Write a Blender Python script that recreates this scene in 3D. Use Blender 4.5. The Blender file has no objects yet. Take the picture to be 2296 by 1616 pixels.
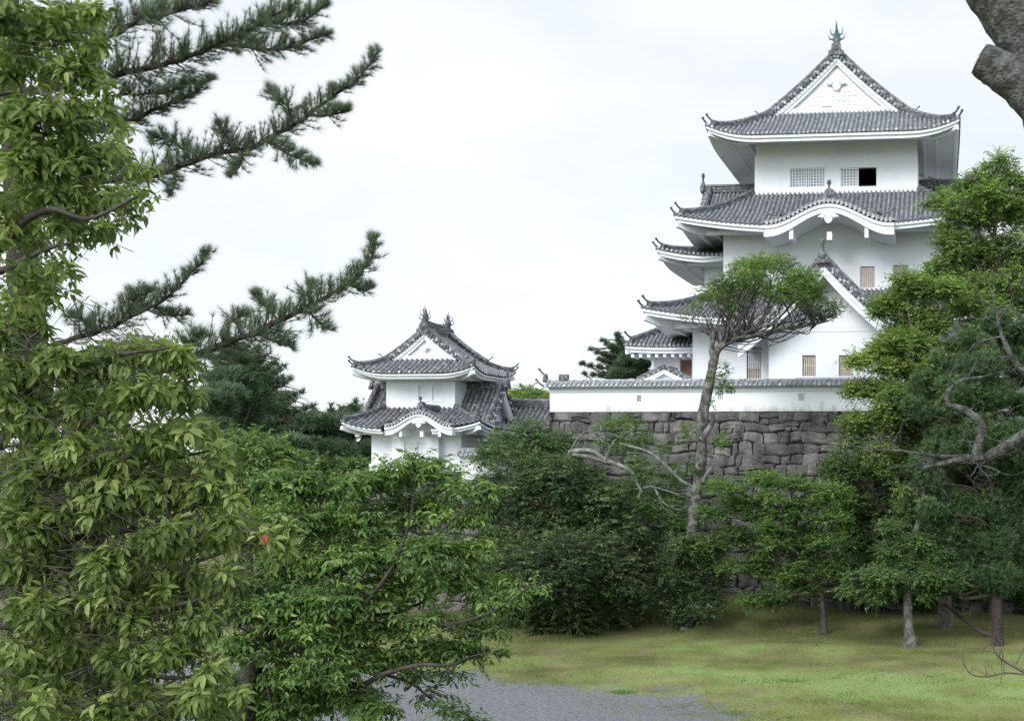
import bpy, math, random
import numpy as np
from math import radians, sin, cos, pi
from mathutils import Vector, noise as mnoise

S = bpy.context.scene
COL = S.collection
rng = np.random.default_rng(7)
random.seed(7)

# ------------------------------------------------------------------ camera, sky, sun, exposure
EYE = 9.4
FP, CPX, HPY = 2500.0, 1855.0, 1000.0          # focal length, principal point and horizon, in picture units (2296 wide)
YAW = math.atan(250 / 2500)
cam = bpy.data.cameras.new("camera")
camo = bpy.data.objects.new("camera", cam)
COL.objects.link(camo)
camo.location = (0, 0, EYE)
camo.rotation_euler = (pi / 2, 0, YAW)
cam.sensor_width = 36
cam.lens = 36 * FP / 2296
cam.shift_x = (1148 - CPX) / 2296
cam.shift_y = (HPY - 808) / 2296
cam.clip_start = 0.2
cam.clip_end = 3000
S.camera = camo

SUN_EL, SUN_AZ = radians(33), radians(206)      # azimuth measured clockwise from +Y: the sun stands behind the camera's left shoulder
w = bpy.data.worlds.new("World")
S.world = w
w.use_nodes = True
nt = w.node_tree
nt.nodes.clear()
wo = nt.nodes.new("ShaderNodeOutputWorld")
bg = nt.nodes.new("ShaderNodeBackground")
sky = nt.nodes.new("ShaderNodeTexSky")
sky.sky_type = 'NISHITA'
sky.sun_disc = False
sky.sun_elevation = SUN_EL
sky.sun_rotation = SUN_AZ
tc = nt.nodes.new("ShaderNodeTexCoord")
mp = nt.nodes.new("ShaderNodeMapping")
mp.inputs['Scale'].default_value = (1.3, 1.3, 3.2)
mp.inputs['Location'].default_value = (0.35, 0.2, 0.4)
ns = nt.nodes.new("ShaderNodeTexNoise")
ns.inputs['Scale'].default_value = 2.2
ns.inputs['Detail'].default_value = 5
ns.inputs['Roughness'].default_value = 0.5
rp = nt.nodes.new("ShaderNodeValToRGB")
rp.color_ramp.elements[0].position = 0.3
rp.color_ramp.elements[0].color = (0.72, 0.72, 0.72, 1)
rp.color_ramp.elements[1].position = 0.62
rp.color_ramp.elements[1].color = (0.98, 0.98, 0.98, 1)
mx = nt.nodes.new("ShaderNodeMix")
mx.data_type = 'RGBA'
# thin bright overcast: brightest on the sun's side of the sky, dimmer opposite it
sep = nt.nodes.new("ShaderNodeSeparateXYZ")
el = nt.nodes.new("ShaderNodeMapRange")
el.interpolation_type = 'SMOOTHSTEP'
el.inputs['From Min'].default_value = -0.62
el.inputs['From Max'].default_value = 0.25
ov = nt.nodes.new("ShaderNodeMix")
ov.data_type = 'RGBA'
ov.inputs['A'].default_value = (6.85, 7.05, 7.35, 1)
ov.inputs['B'].default_value = (13.6, 14.6, 16.0, 1)
nt.links.new(tc.outputs['Generated'], sep.inputs[0])
flip = nt.nodes.new("ShaderNodeMath")
flip.operation = 'MULTIPLY'
flip.inputs[1].default_value = -1
nt.links.new(sep.outputs['Y'], flip.inputs[0])
nt.links.new(flip.outputs[0], el.inputs['Value'])
nt.links.new(el.outputs['Result'], ov.inputs['Factor'])
nt.links.new(ov.outputs['Result'], mx.inputs['B'])
nt.links.new(tc.outputs['Generated'], mp.inputs['Vector'])
nt.links.new(mp.outputs['Vector'], ns.inputs['Vector'])
nt.links.new(ns.outputs['Fac'], rp.inputs['Fac'])
nt.links.new(rp.outputs['Color'], mx.inputs['Factor'])
nt.links.new(sky.outputs['Color'], mx.inputs['A'])
nt.links.new(mx.outputs['Result'], bg.inputs['Color'])
bg.inputs['Strength'].default_value = 0.09
nt.links.new(bg.outputs['Background'], wo.inputs['Surface'])

sl = bpy.data.lights.new("sun", 'SUN')
sl.energy = 1.8
sl.angle = radians(28)
sl.color = (1.0, 0.98, 0.95)
so = bpy.data.objects.new("sun", sl)
COL.objects.link(so)
sdir = Vector((sin(SUN_AZ) * cos(SUN_EL), cos(SUN_AZ) * cos(SUN_EL), sin(SUN_EL)))
so.rotation_euler = sdir.to_track_quat('Z', 'Y').to_euler()
S.view_settings.view_transform = 'Standard'
S.view_settings.look = 'None'
S.view_settings.gamma = 1
S.view_settings.exposure = 0.72
S.cycles.max_bounces = 6
S.cycles.diffuse_bounces = 3
S.cycles.glossy_bounces = 2
S.cycles.transmission_bounces = 3

# ------------------------------------------------------------------ picture -> world
FWD = np.array([-sin(YAW), cos(YAW), 0.0])
RGT = np.array([cos(YAW), sin(YAW), 0.0])
UPV = np.array([0, 0, 1.0])
CAMP = np.array([0, 0, EYE])


def ray(px, py):
    return FWD + RGT * ((px - CPX) / FP) + UPV * ((HPY - py) / FP)


def atY(px, py, Y):
    r = ray(px, py)
    return CAMP + r * (Y / r[1])


def atD(px, py, d):
    return CAMP + ray(px, py) * d


def X(px, Y):
    return float(atY(px, 1000, Y)[0])


def Z(py, Y, px=1870):
    return float(atY(px, py, Y)[2])


# ------------------------------------------------------------------ objects
ORIG = {}


def tag(o, label=None, cat=None, group=None, kind=None):
    if label:
        o['label'] = label
    if cat:
        o['category'] = cat
    if group:
        o['group'] = group
    if kind:
        o['kind'] = kind
    return o


def thing(name, loc, label, cat, group=None):
    o = bpy.data.objects.new(name, None)
    o.empty_display_size = 0.5
    COL.objects.link(o)
    o.location = loc
    ORIG[o] = np.array(loc, float)
    return tag(o, label, cat, group)


def link(name, me, mats, parent=None):
    o = bpy.data.objects.new(name, me)
    for m in (mats if isinstance(mats, (list, tuple)) else [mats]):
        me.materials.append(m)
    COL.objects.link(o)
    if parent is not None:
        o.parent = parent
        ORIG[o] = ORIG[parent]
    return o


class MB:
    """collects vertices and polygons, then links them as ONE mesh"""

    def __init__(self):
        self.v, self.n, self.fl, self.ft, self.fm, self.fs = [], 0, [], [], [], []
        self.uv, self.var = [], []

    def add(self, V, F, mat=0, smooth=False, uv=None, var=None):
        V = np.asarray(V, float).reshape(-1, 3)
        base = self.n
        self.v.append(V)
        self.n += len(V)
        self.uv.append(np.zeros((len(V), 2)) if uv is None else np.asarray(uv, float).reshape(-1, 2))
        self.var.append(np.zeros(len(V)) if var is None else (np.full(len(V), var) if np.isscalar(var) else np.asarray(var, float)))
        if isinstance(F, np.ndarray):
            self.fl.append((F + base).ravel())
            self.ft.append(np.full(len(F), F.shape[1]))
            k = len(F)
        else:
            self.fl.append(np.array([i for f in F for i in f], int) + base)
            self.ft.append(np.array([len(f) for f in F], int))
            k = len(F)
        self.fm.append(np.full(k, mat))
        self.fs.append(np.full(k, smooth))
        return self

    def box(self, x0, x1, y0, y1, z0, z1, mat=0, var=None):
        V = [(x, y, z) for z in (z0, z1) for y in (y0, y1) for x in (x0, x1)]
        return self.add(V, [(0, 2, 3, 1), (4, 5, 7, 6), (0, 1, 5, 4), (1, 3, 7, 5), (3, 2, 6, 7), (2, 0, 4, 6)], mat, var=var)

    def build(self, name, mats, parent=None):
        V = np.concatenate(self.v)
        fl = np.concatenate(self.fl).astype(np.int32)
        ft = np.concatenate(self.ft).astype(np.int32)
        if parent is not None:
            V = V - ORIG[parent]
        me = bpy.data.meshes.new(name)
        me.vertices.add(len(V))
        me.vertices.foreach_set('co', V.astype(np.float32).ravel())
        me.loops.add(len(fl))
        me.loops.foreach_set('vertex_index', fl)
        me.polygons.add(len(ft))
        st = np.zeros(len(ft), np.int32)
        st[1:] = np.cumsum(ft)[:-1]
        me.polygons.foreach_set('loop_start', st)
        me.polygons.foreach_set('material_index', np.concatenate(self.fm).astype(np.int32))
        me.polygons.foreach_set('use_smooth', np.concatenate(self.fs).astype(bool))
        uvl = me.uv_layers.new(name='UVMap')
        uvl.data.foreach_set('uv', np.concatenate(self.uv)[fl].astype(np.float32).ravel())
        a = me.attributes.new('var', 'FLOAT', 'POINT')
        a.data.foreach_set('value', np.concatenate(self.var).astype(np.float32))
        me.update(calc_edges=True)
        me.validate()
        return link(name, me, mats, parent)


def quadgrid(nu, nv):
    i, j = np.meshgrid(np.arange(nu - 1), np.arange(nv - 1), indexing='ij')
    a = (i * nv + j).ravel()
    return np.stack([a, a + nv, a + nv + 1, a + 1], 1)


def sweep(mb, pts, sec, mat=0, smooth=False, cap=True, side=None, closed=True, var=None):
    """carry a cross-section [(side, up), ...] along a line"""
    P = np.asarray(pts, float)
    T = np.gradient(P, axis=0)
    T /= np.linalg.norm(T, axis=1)[:, None] + 1e-9
    if side is None:
        Sd = np.cross(T, UPV)
        Sd /= np.linalg.norm(Sd, axis=1)[:, None] + 1e-9
    else:
        Sd = np.tile(np.asarray(side, float), (len(P), 1))
    U = np.cross(Sd, T)
    sec = np.asarray(sec, float)
    m = len(sec)
    V = P[:, None, :] + Sd[:, None, :] * sec[None, :, 0:1] + U[:, None, :] * sec[None, :, 1:2]
    F = []
    kk = m if closed else m - 1
    for i in range(len(P) - 1):
        for j in range(kk):
            F.append((i * m + j, i * m + (j + 1) % m, (i + 1) * m + (j + 1) % m, (i + 1) * m + j))
    if cap and closed:
        F.append(tuple(range(m))[::-1])
        F.append(tuple((len(P) - 1) * m + j for j in range(m)))
    d = np.concatenate([[0], np.cumsum(np.linalg.norm(np.diff(P, axis=0), axis=1))])
    uv = np.stack([np.tile(np.arange(m), len(P)) * 0.5, np.repeat(d / 0.3, m)], 1)
    mb.add(V, F, mat, smooth, uv, var)


def catmull(P, k=5):
    P = np.asarray(P, float)
    if len(P) < 3:
        t = np.linspace(0, 1, k + 1)[:, None]
        return P[0] * (1 - t) + P[-1] * t
    Q = np.vstack([2 * P[0] - P[1], P, 2 * P[-1] - P[-2]])
    out = []
    for i in range(len(P) - 1):
        a, b, c, d = Q[i:i + 4]
        for t in np.linspace(0, 1, k, endpoint=False):
            out.append(0.5 * (2 * b + (c - a) * t + (2 * a - 5 * b + 4 * c - d) * t * t + (3 * b - a - 3 * c + d) * t ** 3))
    out.append(P[-1])
    return np.array(out)


def tube(mb, pts, rad, n=7, mat=0, wob=0.0, seed=0, var=0.0, cap=True):
    P = np.asarray(pts, float)
    R = np.interp(np.linspace(0, 1, len(P)), np.linspace(0, 1, len(rad)), rad) if len(rad) != len(P) else np.asarray(rad, float)
    T = np.gradient(P, axis=0)
    T /= np.linalg.norm(T, axis=1)[:, None] + 1e-9
    ref = np.array([0.31, 0.77, 0.55]) if abs(T[0] @ np.array([0.31, 0.77, 0.55])) < 0.9 else np.array([1.0, 0, 0])
    A = np.cross(T, ref)
    A /= np.linalg.norm(A, axis=1)[:, None] + 1e-9
    B = np.cross(T, A)
    th = np.linspace(0, 2 * pi, n, endpoint=False)
    rr = R[:, None] * np.ones(n)[None]
    if wob:
        g = np.random.default_rng(seed)
        rr = rr * (1 + wob * g.normal(size=rr.shape)) * (1 + wob * np.sin(th * 3 + seed)[None])
    V = P[:, None, :] + A[:, None, :] * (np.cos(th) * rr)[..., None] + B[:, None, :] * (np.sin(th) * rr)[..., None]
    i, j = np.meshgrid(np.arange(len(P) - 1), np.arange(n), indexing='ij')
    i, j = i.ravel(), j.ravel()
    F = np.stack([i * n + j, (i + 1) * n + j, (i + 1) * n + (j + 1) % n, i * n + (j + 1) % n], 1)
    mb.add(V, F[:, ::-1], mat, True, var=var)
    if cap:
        mb.add(V[-1], [tuple(range(n))], mat, False, var=var)


# ------------------------------------------------------------------ materials
def mat(name, base, rough=0.7, noise=None, bump=None, spec=0.3):
    """noise = (scale, other colour, low, high); bump = (scale, strength, distance)"""
    m = bpy.data.materials.new(name)
    m.use_nodes = True
    t = m.node_tree
    b = t.nodes['Principled BSDF']
    b.inputs['Roughness'].default_value = rough
    b.inputs['Specular IOR Level'].default_value = spec
    b.inputs['Base Color'].default_value = (*base, 1)
    g = t.nodes.new('ShaderNodeNewGeometry')
    if noise:
        n = t.nodes.new('ShaderNodeTexNoise')
        n.inputs['Scale'].default_value = noise[0]
        n.inputs['Detail'].default_value = 6
        n.inputs['Roughness'].default_value = 0.62
        r = t.nodes.new('ShaderNodeMapRange')
        r.inputs['From Min'].default_value = noise[2]
        r.inputs['From Max'].default_value = noise[3]
        x = t.nodes.new('ShaderNodeMix')
        x.data_type = 'RGBA'
        x.inputs['A'].default_value = (*base, 1)
        x.inputs['B'].default_value = (*noise[1], 1)
        t.links.new(g.outputs['Position'], n.inputs['Vector'])
        t.links.new(n.outputs['Fac'], r.inputs['Value'])
        t.links.new(r.outputs['Result'], x.inputs['Factor'])
        t.links.new(x.outputs['Result'], b.inputs['Base Color'])
    if bump:
        n2 = t.nodes.new('ShaderNodeTexNoise')
        n2.inputs['Scale'].default_value = bump[0]
        n2.inputs['Detail'].default_value = 6
        bp = t.nodes.new('ShaderNodeBump')
        bp.inputs['Strength'].default_value = bump[1]
        bp.inputs['Distance'].default_value = bump[2]
        t.links.new(g.outputs['Position'], n2.inputs['Vector'])
        t.links.new(n2.outputs['Fac'], bp.inputs['Height'])
        t.links.new(bp.outputs['Normal'], b.inputs['Normal'])
    return m


def streak(m, col, lo, hi, amt):
    """faint rain streaks running down a plastered face"""
    t = m.node_tree
    N, L = t.nodes, t.links
    b = N['Principled BSDF']
    src = b.inputs['Base Color'].links[0].from_socket
    g = N.new('ShaderNodeNewGeometry')
    mp = N.new('ShaderNodeMapping')
    mp.inputs['Scale'].default_value = (2.4, 2.4, 0.22)
    n = N.new('ShaderNodeTexNoise')
    n.inputs['Scale'].default_value = 1.0
    n.inputs['Detail'].default_value = 8
    n.inputs['Roughness'].default_value = 0.68
    r = N.new('ShaderNodeMapRange')
    r.inputs['From Min'].default_value = lo
    r.inputs['From Max'].default_value = hi
    r.inputs['To Max'].default_value = amt
    x = N.new('ShaderNodeMix')
    x.data_type = 'RGBA'
    x.inputs['B'].default_value = (*col, 1)
    L.new(g.outputs['Position'], mp.inputs['Vector'])
    L.new(mp.outputs['Vector'], n.inputs['Vector'])
    L.new(n.outputs['Fac'], r.inputs['Value'])
    L.new(r.outputs['Result'], x.inputs['Factor'])
    L.new(src, x.inputs['A'])
    L.new(x.outputs['Result'], b.inputs['Base Color'])


def tile_mat(name, dark, light, white):
    """grey clay tile: each tile its own tone, pale lime at the joints, lichen spots"""
    m = bpy.data.materials.new(name)
    m.use_nodes = True
    t = m.node_tree
    N, L = t.nodes, t.links
    b = N['Principled BSDF']
    b.inputs['Roughness'].default_value = 0.55
    b.inputs['Specular IOR Level'].default_value = 0.35
    uv = N.new('ShaderNodeUVMap')
    sn = N.new('ShaderNodeVectorMath')
    sn.operation = 'FLOOR'
    L.new(uv.outputs['UV'], sn.inputs[0])
    wn = N.new('ShaderNodeTexWhiteNoise')
    wn.noise_dimensions = '2D'
    L.new(sn.outputs[0], wn.inputs['Vector'])
    g = N.new('ShaderNodeNewGeometry')
    n = N.new('ShaderNodeTexNoise')
    n.inputs['Scale'].default_value = 2.3
    n.inputs['Detail'].default_value = 8
    n.inputs['Roughness'].default_value = 0.75
    L.new(g.outputs['Position'], n.inputs['Vector'])
    ad = N.new('ShaderNodeMath')
    ad.operation = 'MULTIPLY_ADD'
    ad.inputs[1].default_value = 0.45
    L.new(wn.outputs['Value'], ad.inputs[0])
    mr = N.new('ShaderNodeMapRange')
    mr.inputs['From Min'].default_value = 0.3
    mr.inputs['From Max'].default_value = 0.75
    mr.inputs['To Max'].default_value = 0.6
    L.new(n.outputs['Fac'], mr.inputs['Value'])
    L.new(mr.outputs['Result'], ad.inputs[2])
    x = N.new('ShaderNodeMix')
    x.data_type = 'RGBA'
    x.inputs['A'].default_value = (*dark, 1)
    x.inputs['B'].default_value = (*light, 1)
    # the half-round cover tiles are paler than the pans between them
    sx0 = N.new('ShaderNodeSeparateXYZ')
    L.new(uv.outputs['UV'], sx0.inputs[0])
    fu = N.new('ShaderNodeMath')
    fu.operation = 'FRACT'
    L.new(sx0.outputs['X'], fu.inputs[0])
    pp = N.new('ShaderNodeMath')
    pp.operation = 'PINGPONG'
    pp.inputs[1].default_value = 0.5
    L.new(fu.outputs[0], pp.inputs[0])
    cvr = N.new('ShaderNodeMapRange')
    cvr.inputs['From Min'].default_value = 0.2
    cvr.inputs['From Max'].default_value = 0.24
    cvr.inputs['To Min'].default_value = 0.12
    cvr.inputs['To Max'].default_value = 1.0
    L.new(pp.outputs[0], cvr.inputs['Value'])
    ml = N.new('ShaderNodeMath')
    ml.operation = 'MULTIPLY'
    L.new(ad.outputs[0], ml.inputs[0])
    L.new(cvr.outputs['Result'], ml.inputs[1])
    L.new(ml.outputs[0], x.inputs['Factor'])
    # lime at the lap of each tile
    sx = N.new('ShaderNodeSeparateXYZ')
    L.new(uv.outputs['UV'], sx.inputs[0])
    fr = N.new('ShaderNodeMath')
    fr.operation = 'FRACT'
    L.new(sx.outputs['Y'], fr.inputs[0])
    lt = N.new('ShaderNodeMath')
    lt.operation = 'LESS_THAN'
    lt.inputs[1].default_value = 0.16
    L.new(fr.outputs[0], lt.inputs[0])
    n3 = N.new('ShaderNodeTexNoise')
    n3.inputs['Scale'].default_value = 6
    n3.inputs['Detail'].default_value = 4
    L.new(g.outputs['Position'], n3.inputs['Vector'])
    r3 = N.new('ShaderNodeMapRange')
    r3.inputs['From Min'].default_value = 0.5
    r3.inputs['From Max'].default_value = 0.68
    L.new(n3.outputs['Fac'], r3.inputs['Value'])
    mu = N.new('ShaderNodeMath')
    mu.operation = 'MULTIPLY'
    L.new(lt.outputs[0], mu.inputs[0])
    L.new(r3.outputs['Result'], mu.inputs[1])
    x2 = N.new('ShaderNodeMix')
    x2.data_type = 'RGBA'
    x2.inputs['B'].default_value = (*white, 1)
    L.new(mu.outputs[0], x2.inputs['Factor'])
    L.new(x.outputs['Result'], x2.inputs['A'])
    L.new(x2.outputs['Result'], b.inputs['Base Color'])
    bp = N.new('ShaderNodeBump')
    bp.inputs['Strength'].default_value = 0.6
    bp.inputs['Distance'].default_value = 0.03
    L.new(fr.outputs[0], bp.inputs['Height'])
    L.new(bp.outputs['Normal'], b.inputs['Normal'])
    return m


M_PLASTER = mat('white_lime_plaster', (0.70, 0.72, 0.745), 0.85, (0.55, (0.63, 0.65, 0.68), 0.42, 0.72), (9, 0.08, 0.02))
streak(M_PLASTER, (0.54, 0.57, 0.59), 0.54, 0.80, 0.4)
M_TRIM = mat('white_eave_plaster', (0.70, 0.72, 0.75), 0.85, (1.4, (0.58, 0.61, 0.64), 0.5, 0.8))
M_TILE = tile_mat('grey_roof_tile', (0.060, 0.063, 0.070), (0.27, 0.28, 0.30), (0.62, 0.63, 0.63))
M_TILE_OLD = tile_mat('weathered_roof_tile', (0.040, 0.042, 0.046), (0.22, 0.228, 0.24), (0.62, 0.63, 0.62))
M_RIDGE = mat('ridge_tile', (0.060, 0.063, 0.070), 0.55, (5, (0.28, 0.29, 0.31), 0.45, 0.75), (12, 0.5, 0.05))
M_LIME = mat('lime_streaked_tile', (0.42, 0.43, 0.44), 0.7, (7, (0.13, 0.13, 0.15), 0.45, 0.62))
M_WOOD = mat('brown_wood', (0.16, 0.085, 0.045), 0.6, (6, (0.10, 0.05, 0.03), 0.4, 0.7))
M_PALEWOOD = mat('pale_wood_lattice', (0.60, 0.54, 0.48), 0.7, (5, (0.46, 0.40, 0.35), 0.4, 0.7))
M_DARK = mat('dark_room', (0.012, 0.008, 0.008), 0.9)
M_SHUT = mat('brown_shutter', (0.25, 0.20, 0.17), 0.75, (4, (0.19, 0.15, 0.125), 0.4, 0.7))
M_GREYLAT = mat('grey_lattice', (0.66, 0.68, 0.70), 0.7)
M_GLASS = mat('window_pane', (0.26, 0.275, 0.29), 0.25, (0.9, (0.40, 0.42, 0.44), 0.4, 0.6), spec=0.5)
M_BRONZE = mat('green_bronze', (0.085, 0.145, 0.15), 0.6, (6, (0.05, 0.10, 0.10), 0.4, 0.65))
M_FRAME = mat('grey_window_frame', (0.28, 0.27, 0.27), 0.7)


def curve_prof(t, c):
    return (1 - c) * t + c * t * t


def tile_panel(mb, pos, u0, u1, vmax, Ls, pitch=0.3, nv=10, k=1.0, vmin=None, discs=True, mat=0, lift=0.0):
    """rows of round cover tiles between troughs over the surface pos(u, v); ends in a drop and round tile ends at v=0"""
    n = max(2, int(round((u1 - u0) / pitch)))
    p = (u1 - u0) / n
    offs = np.array([-0.5, -0.3, -0.25, -0.13, 0, 0.13, 0.25, 0.3]) * p
    hts = np.array([0, 0.005, 0.06, 0.115, 0.14, 0.115, 0.06, 0.005]) * (p / 0.3) * k
    us = ((u0 + p * (np.arange(n) + 0.5))[:, None] + offs[None]).ravel()
    hs = np.tile(hts, n)
    ru = (np.arange(n)[:, None] + offs[None] / p + 0.5).ravel()
    us = np.append(us, u1)
    hs = np.append(hs, 0)
    ru = np.append(ru, n)
    rowvar = ((us - u0) / p)
    vm = np.array([vmax(u) for u in us])
    vn = np.zeros_like(vm) if vmin is None else np.array([vmin(u) for u in us])
    vn = np.minimum(vn, vm)
    t = np.linspace(0, 1, nv)
    V = vn[:, None] + (vm - vn)[:, None] * t[None]
    U = np.repeat(us[:, None], nv, 1)
    P = pos(U, V)
    P[..., 2] += hs[:, None] + lift
    # slight sawtooth of the laps
    uv = np.stack([np.repeat(np.clip(ru, 0, n - 0.001)[:, None], nv, 1) + 0.0, V * Ls / 0.3], -1)
    mb.add(P, quadgrid(len(us), nv), mat, False, uv)
    # closing drop under the eave
    e0 = P[:, 0, :]
    e1 = e0.copy()
    e1[:, 2] -= 0.10 * k
    E = np.stack([e1, e0], 1)
    mb.add(E, quadgrid(len(us), 2), mat, False, np.stack([np.repeat(ru[:, None], 2, 1), np.zeros((len(us), 2)) + 0.5], -1))
    if discs:
        cu = u0 + p * (np.arange(n) + 0.5)
        c0 = pos(cu, np.zeros(n))
        c1 = pos(cu, np.full(n, 0.02))
        out = c0 - c1
        out[:, 2] = 0
        out /= np.linalg.norm(out, axis=1)[:, None] + 1e-9
        sd = np.cross(out, UPV)
        th = np.linspace(0, 2 * pi, 8, endpoint=False)
        r = 0.098 * (p / 0.3) * k
        cc = c0 + out * 0.04 + np.array([0, 0, 0.035 * k + lift])
        ring = cc[:, None, :] + sd[:, None, :] * (np.cos(th) * r)[None, :, None] + UPV[None, None] * (np.sin(th) * r)[None, :, None]
        back = ring - out[:, None, :] * 0.12
        F = np.arange(n * 8).reshape(n, 8)
        uvd = np.stack([np.repeat(np.arange(n) + 0.5, 8), np.full(n * 8, 0.05)], 1)
        mb.add(ring.reshape(-1, 3), F, mat, False, uvd)
        VV = np.concatenate([ring, back], 1).reshape(-1, 3)
        FF = []
        for q in range(8):
            FF.append(np.stack([np.arange(n) * 16 + q, np.arange(n) * 16 + (q + 1) % 8, np.arange(n) * 16 + 8 + (q + 1) % 8, np.arange(n) * 16 + 8 + q], 1))
        mb.add(VV, np.concatenate(FF), mat, False, np.repeat(uvd, 2, 0))


RIDGE_SEC = [(-0.16, -0.1), (-0.16, 0.05), (-0.19, 0.05), (-0.19, 0.10), (-0.13, 0.10), (-0.13, 0.2), (-0.17, 0.2), (-0.12, 0.3), (0, 0.35),
             (0.12, 0.3), (0.17, 0.2), (0.13, 0.2), (0.13, 0.10), (0.19, 0.10), (0.19, 0.05), (0.16, 0.05), (0.16, -0.1)]


def horn(mb, p, d, ln=0.55, r=0.055, up=0.75, mat=0):
    """upturned tile horn at the end of a ridge"""
    d = np.asarray(d, float)
    d[2] = 0
    d /= np.linalg.norm(d) + 1e-9
    t = np.linspace(0, 1, 6)
    P = np.asarray(p)[None] + d[None] * (ln * t)[:, None] + UPV[None] * (up * ln * t ** 1.7)[:, None]
    tube(mb, P, [r, r * 0.9, r * 0.85, r * 0.8, r * 0.9, r * 1.25], 6, mat)


def oni(mb, p, d, s=1.0, mat=0):
    """ridge-end tile: a shouldered plate with a boss and scrolls"""
    d = np.asarray(d, float)
    d[2] = 0
    d /= np.linalg.norm(d)
    sd = np.cross(d, UPV)
    out = [(-0.34, -0.1), (-0.42, 0.0), (-0.40, 0.14), (-0.28, 0.16), (-0.25, 0.34), (-0.17, 0.5), (0, 0.58), (0.17, 0.5), (0.25, 0.34), (0.28, 0.16), (0.40, 0.14), (0.42, 0.0), (0.34, -0.1)]
    P = np.asarray(p, float)
    n = len(out)
    A = np.array([P + sd * a * s + UPV * b * s + d * 0.1 * s for a, b in out])
    B = np.array([P + sd * a * s + UPV * b * s - d * 0.1 * s for a, b in out])
    mb.add(np.vstack([A, B]), [tuple(range(n)), tuple(range(n, 2 * n))[::-1]] + [(i, n + i, n + (i + 1) % n, (i + 1) % n) for i in range(n)], mat)
    th = np.linspace(0, 2 * pi, 10, endpoint=False)
    c = P + UPV * 0.25 * s + d * 0.12 * s
    R = np.array([c + sd * cos(a) * 0.14 * s + UPV * sin(a) * 0.14 * s for a in th])
    R2 = np.array([c + d * 0.07 * s + sd * cos(a) * 0.10 * s + UPV * sin(a) * 0.10 * s for a in th])
    mb.add(np.vstack([R, R2]), [(i, (i + 1) % 10, 10 + (i + 1) % 10, 10 + i) for i in range(10)] + [tuple(range(10, 20))], mat)


def eave_boards(mb, er, wr, zf, zw, liftf, th=0.42, sc=1.0, nseg=28, sides='fblr', gap=None):
    """white stepped eave board and plastered soffit from the eave rectangle er to the wall rectangle wr"""
    x0, x1, y0, y1 = er
    a0, a1, b0, b1 = wr
    prof = [(0.06, -0.09), (0.06, -0.26 * sc), (0.20, -0.27 * sc), (0.20, -0.48 * sc), (0.36, -0.49 * sc), (0.40, -0.42 * sc)]
    t = np.linspace(0, 1, nseg)
    for sdn in sides:
        rows = []
        for (d, dz) in prof:
            f = d
            rows.append((f, dz, None))
        rows.append((None, None, 0.5))
        rows.append((None, None, 1.0))
        G = []
        for f, dz, ww in rows:
            if ww is None:
                r = (x0 + f, x1 - f, y0 + f, y1 - f)
                lf = 1.0
                dzz = dz
                flat = 0.0
            else:
                s = 0.40
                r0 = (x0 + s, x1 - s, y0 + s, y1 - s)
                r = tuple(p * (1 - ww) + q * ww for p, q in zip(r0, (a0, a1, b0, b1)))
                lf = 1 - ww
                dzz = None
            if sdn == 'f':
                x = r[0] + (r[1] - r[0]) * t
                y = np.full(nseg, r[2])
                ee = (x0, x1)
                dist = np.minimum(t, 1 - t) * (x1 - x0)
                inset = a0 - x0
            elif sdn == 'b':
                x = r[1] + (r[0] - r[1]) * t
                y = np.full(nseg, r[3])
                dist = np.minimum(t, 1 - t) * (x1 - x0)
                inset = a0 - x0
            elif sdn == 'l':
                y = r[3] + (r[2] - r[3]) * t
                x = np.full(nseg, r[0])
                dist = np.minimum(t, 1 - t) * (y1 - y0)
            else:
                y = r[2] + (r[3] - r[2]) * t
                x = np.full(nseg, r[1])
                dist = np.minimum(t, 1 - t) * (y1 - y0)
            L = liftf(dist) * lf
            if dzz is not None:
                z = zf + dzz + L
            else:
                z = (zf - 0.42 * sc) * (1 - ww) + zw * ww + L
            G.append(np.stack([x, y, z], 1))
        G = np.array(G)
        if gap and sdn == 'f':
            for lo, hi in ((x0, gap[0]), (gap[1], x1)):
                H_ = []
                for row in G:
                    xx = np.linspace(row[0, 0] if lo == x0 else gap[1], gap[0] if lo == x0 else row[-1, 0], nseg)
                    H_.append(np.stack([xx, np.interp(xx, row[:, 0], row[:, 1]), np.interp(xx, row[:, 0], row[:, 2])], 1))
                mb.add(np.array(H_), quadgrid(len(rows), nseg), 0, False)
            continue
        mb.add(G, quadgrid(len(rows), nseg), 0, False)


def wall_front(mb, x0, x1, z0, z1, Y, holes, depth=0.3, mat=0):
    """front wall face in plane Y with real openings and their reveals"""
    xs = sorted({x0, x1, *[h[0] for h in holes], *[h[1] for h in holes]})
    zs = sorted({z0, z1, *[h[2] for h in holes], *[h[3] for h in holes]})
    for i in range(len(xs) - 1):
        for j in range(len(zs) - 1):
            cx, cz = (xs[i] + xs[i + 1]) / 2, (zs[j] + zs[j + 1]) / 2
            if any(h[0] < cx < h[1] and h[2] < cz < h[3] for h in holes):
                continue
            mb.add([(xs[i], Y, zs[j]), (xs[i + 1], Y, zs[j]), (xs[i + 1], Y, zs[j + 1]), (xs[i], Y, zs[j + 1])], [(0, 1, 2, 3)], mat)
    for a, b, c, d in holes:
        q = [(a, c), (b, c), (b, d), (a, d)]
        for i in range(4):
            p, r = q[i], q[(i + 1) % 4]
            mb.add([(p[0], Y, p[1]), (r[0], Y, r[1]), (r[0], Y + depth, r[1]), (p[0], Y + depth, p[1])], [(0, 1, 2, 3)], mat)


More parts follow.
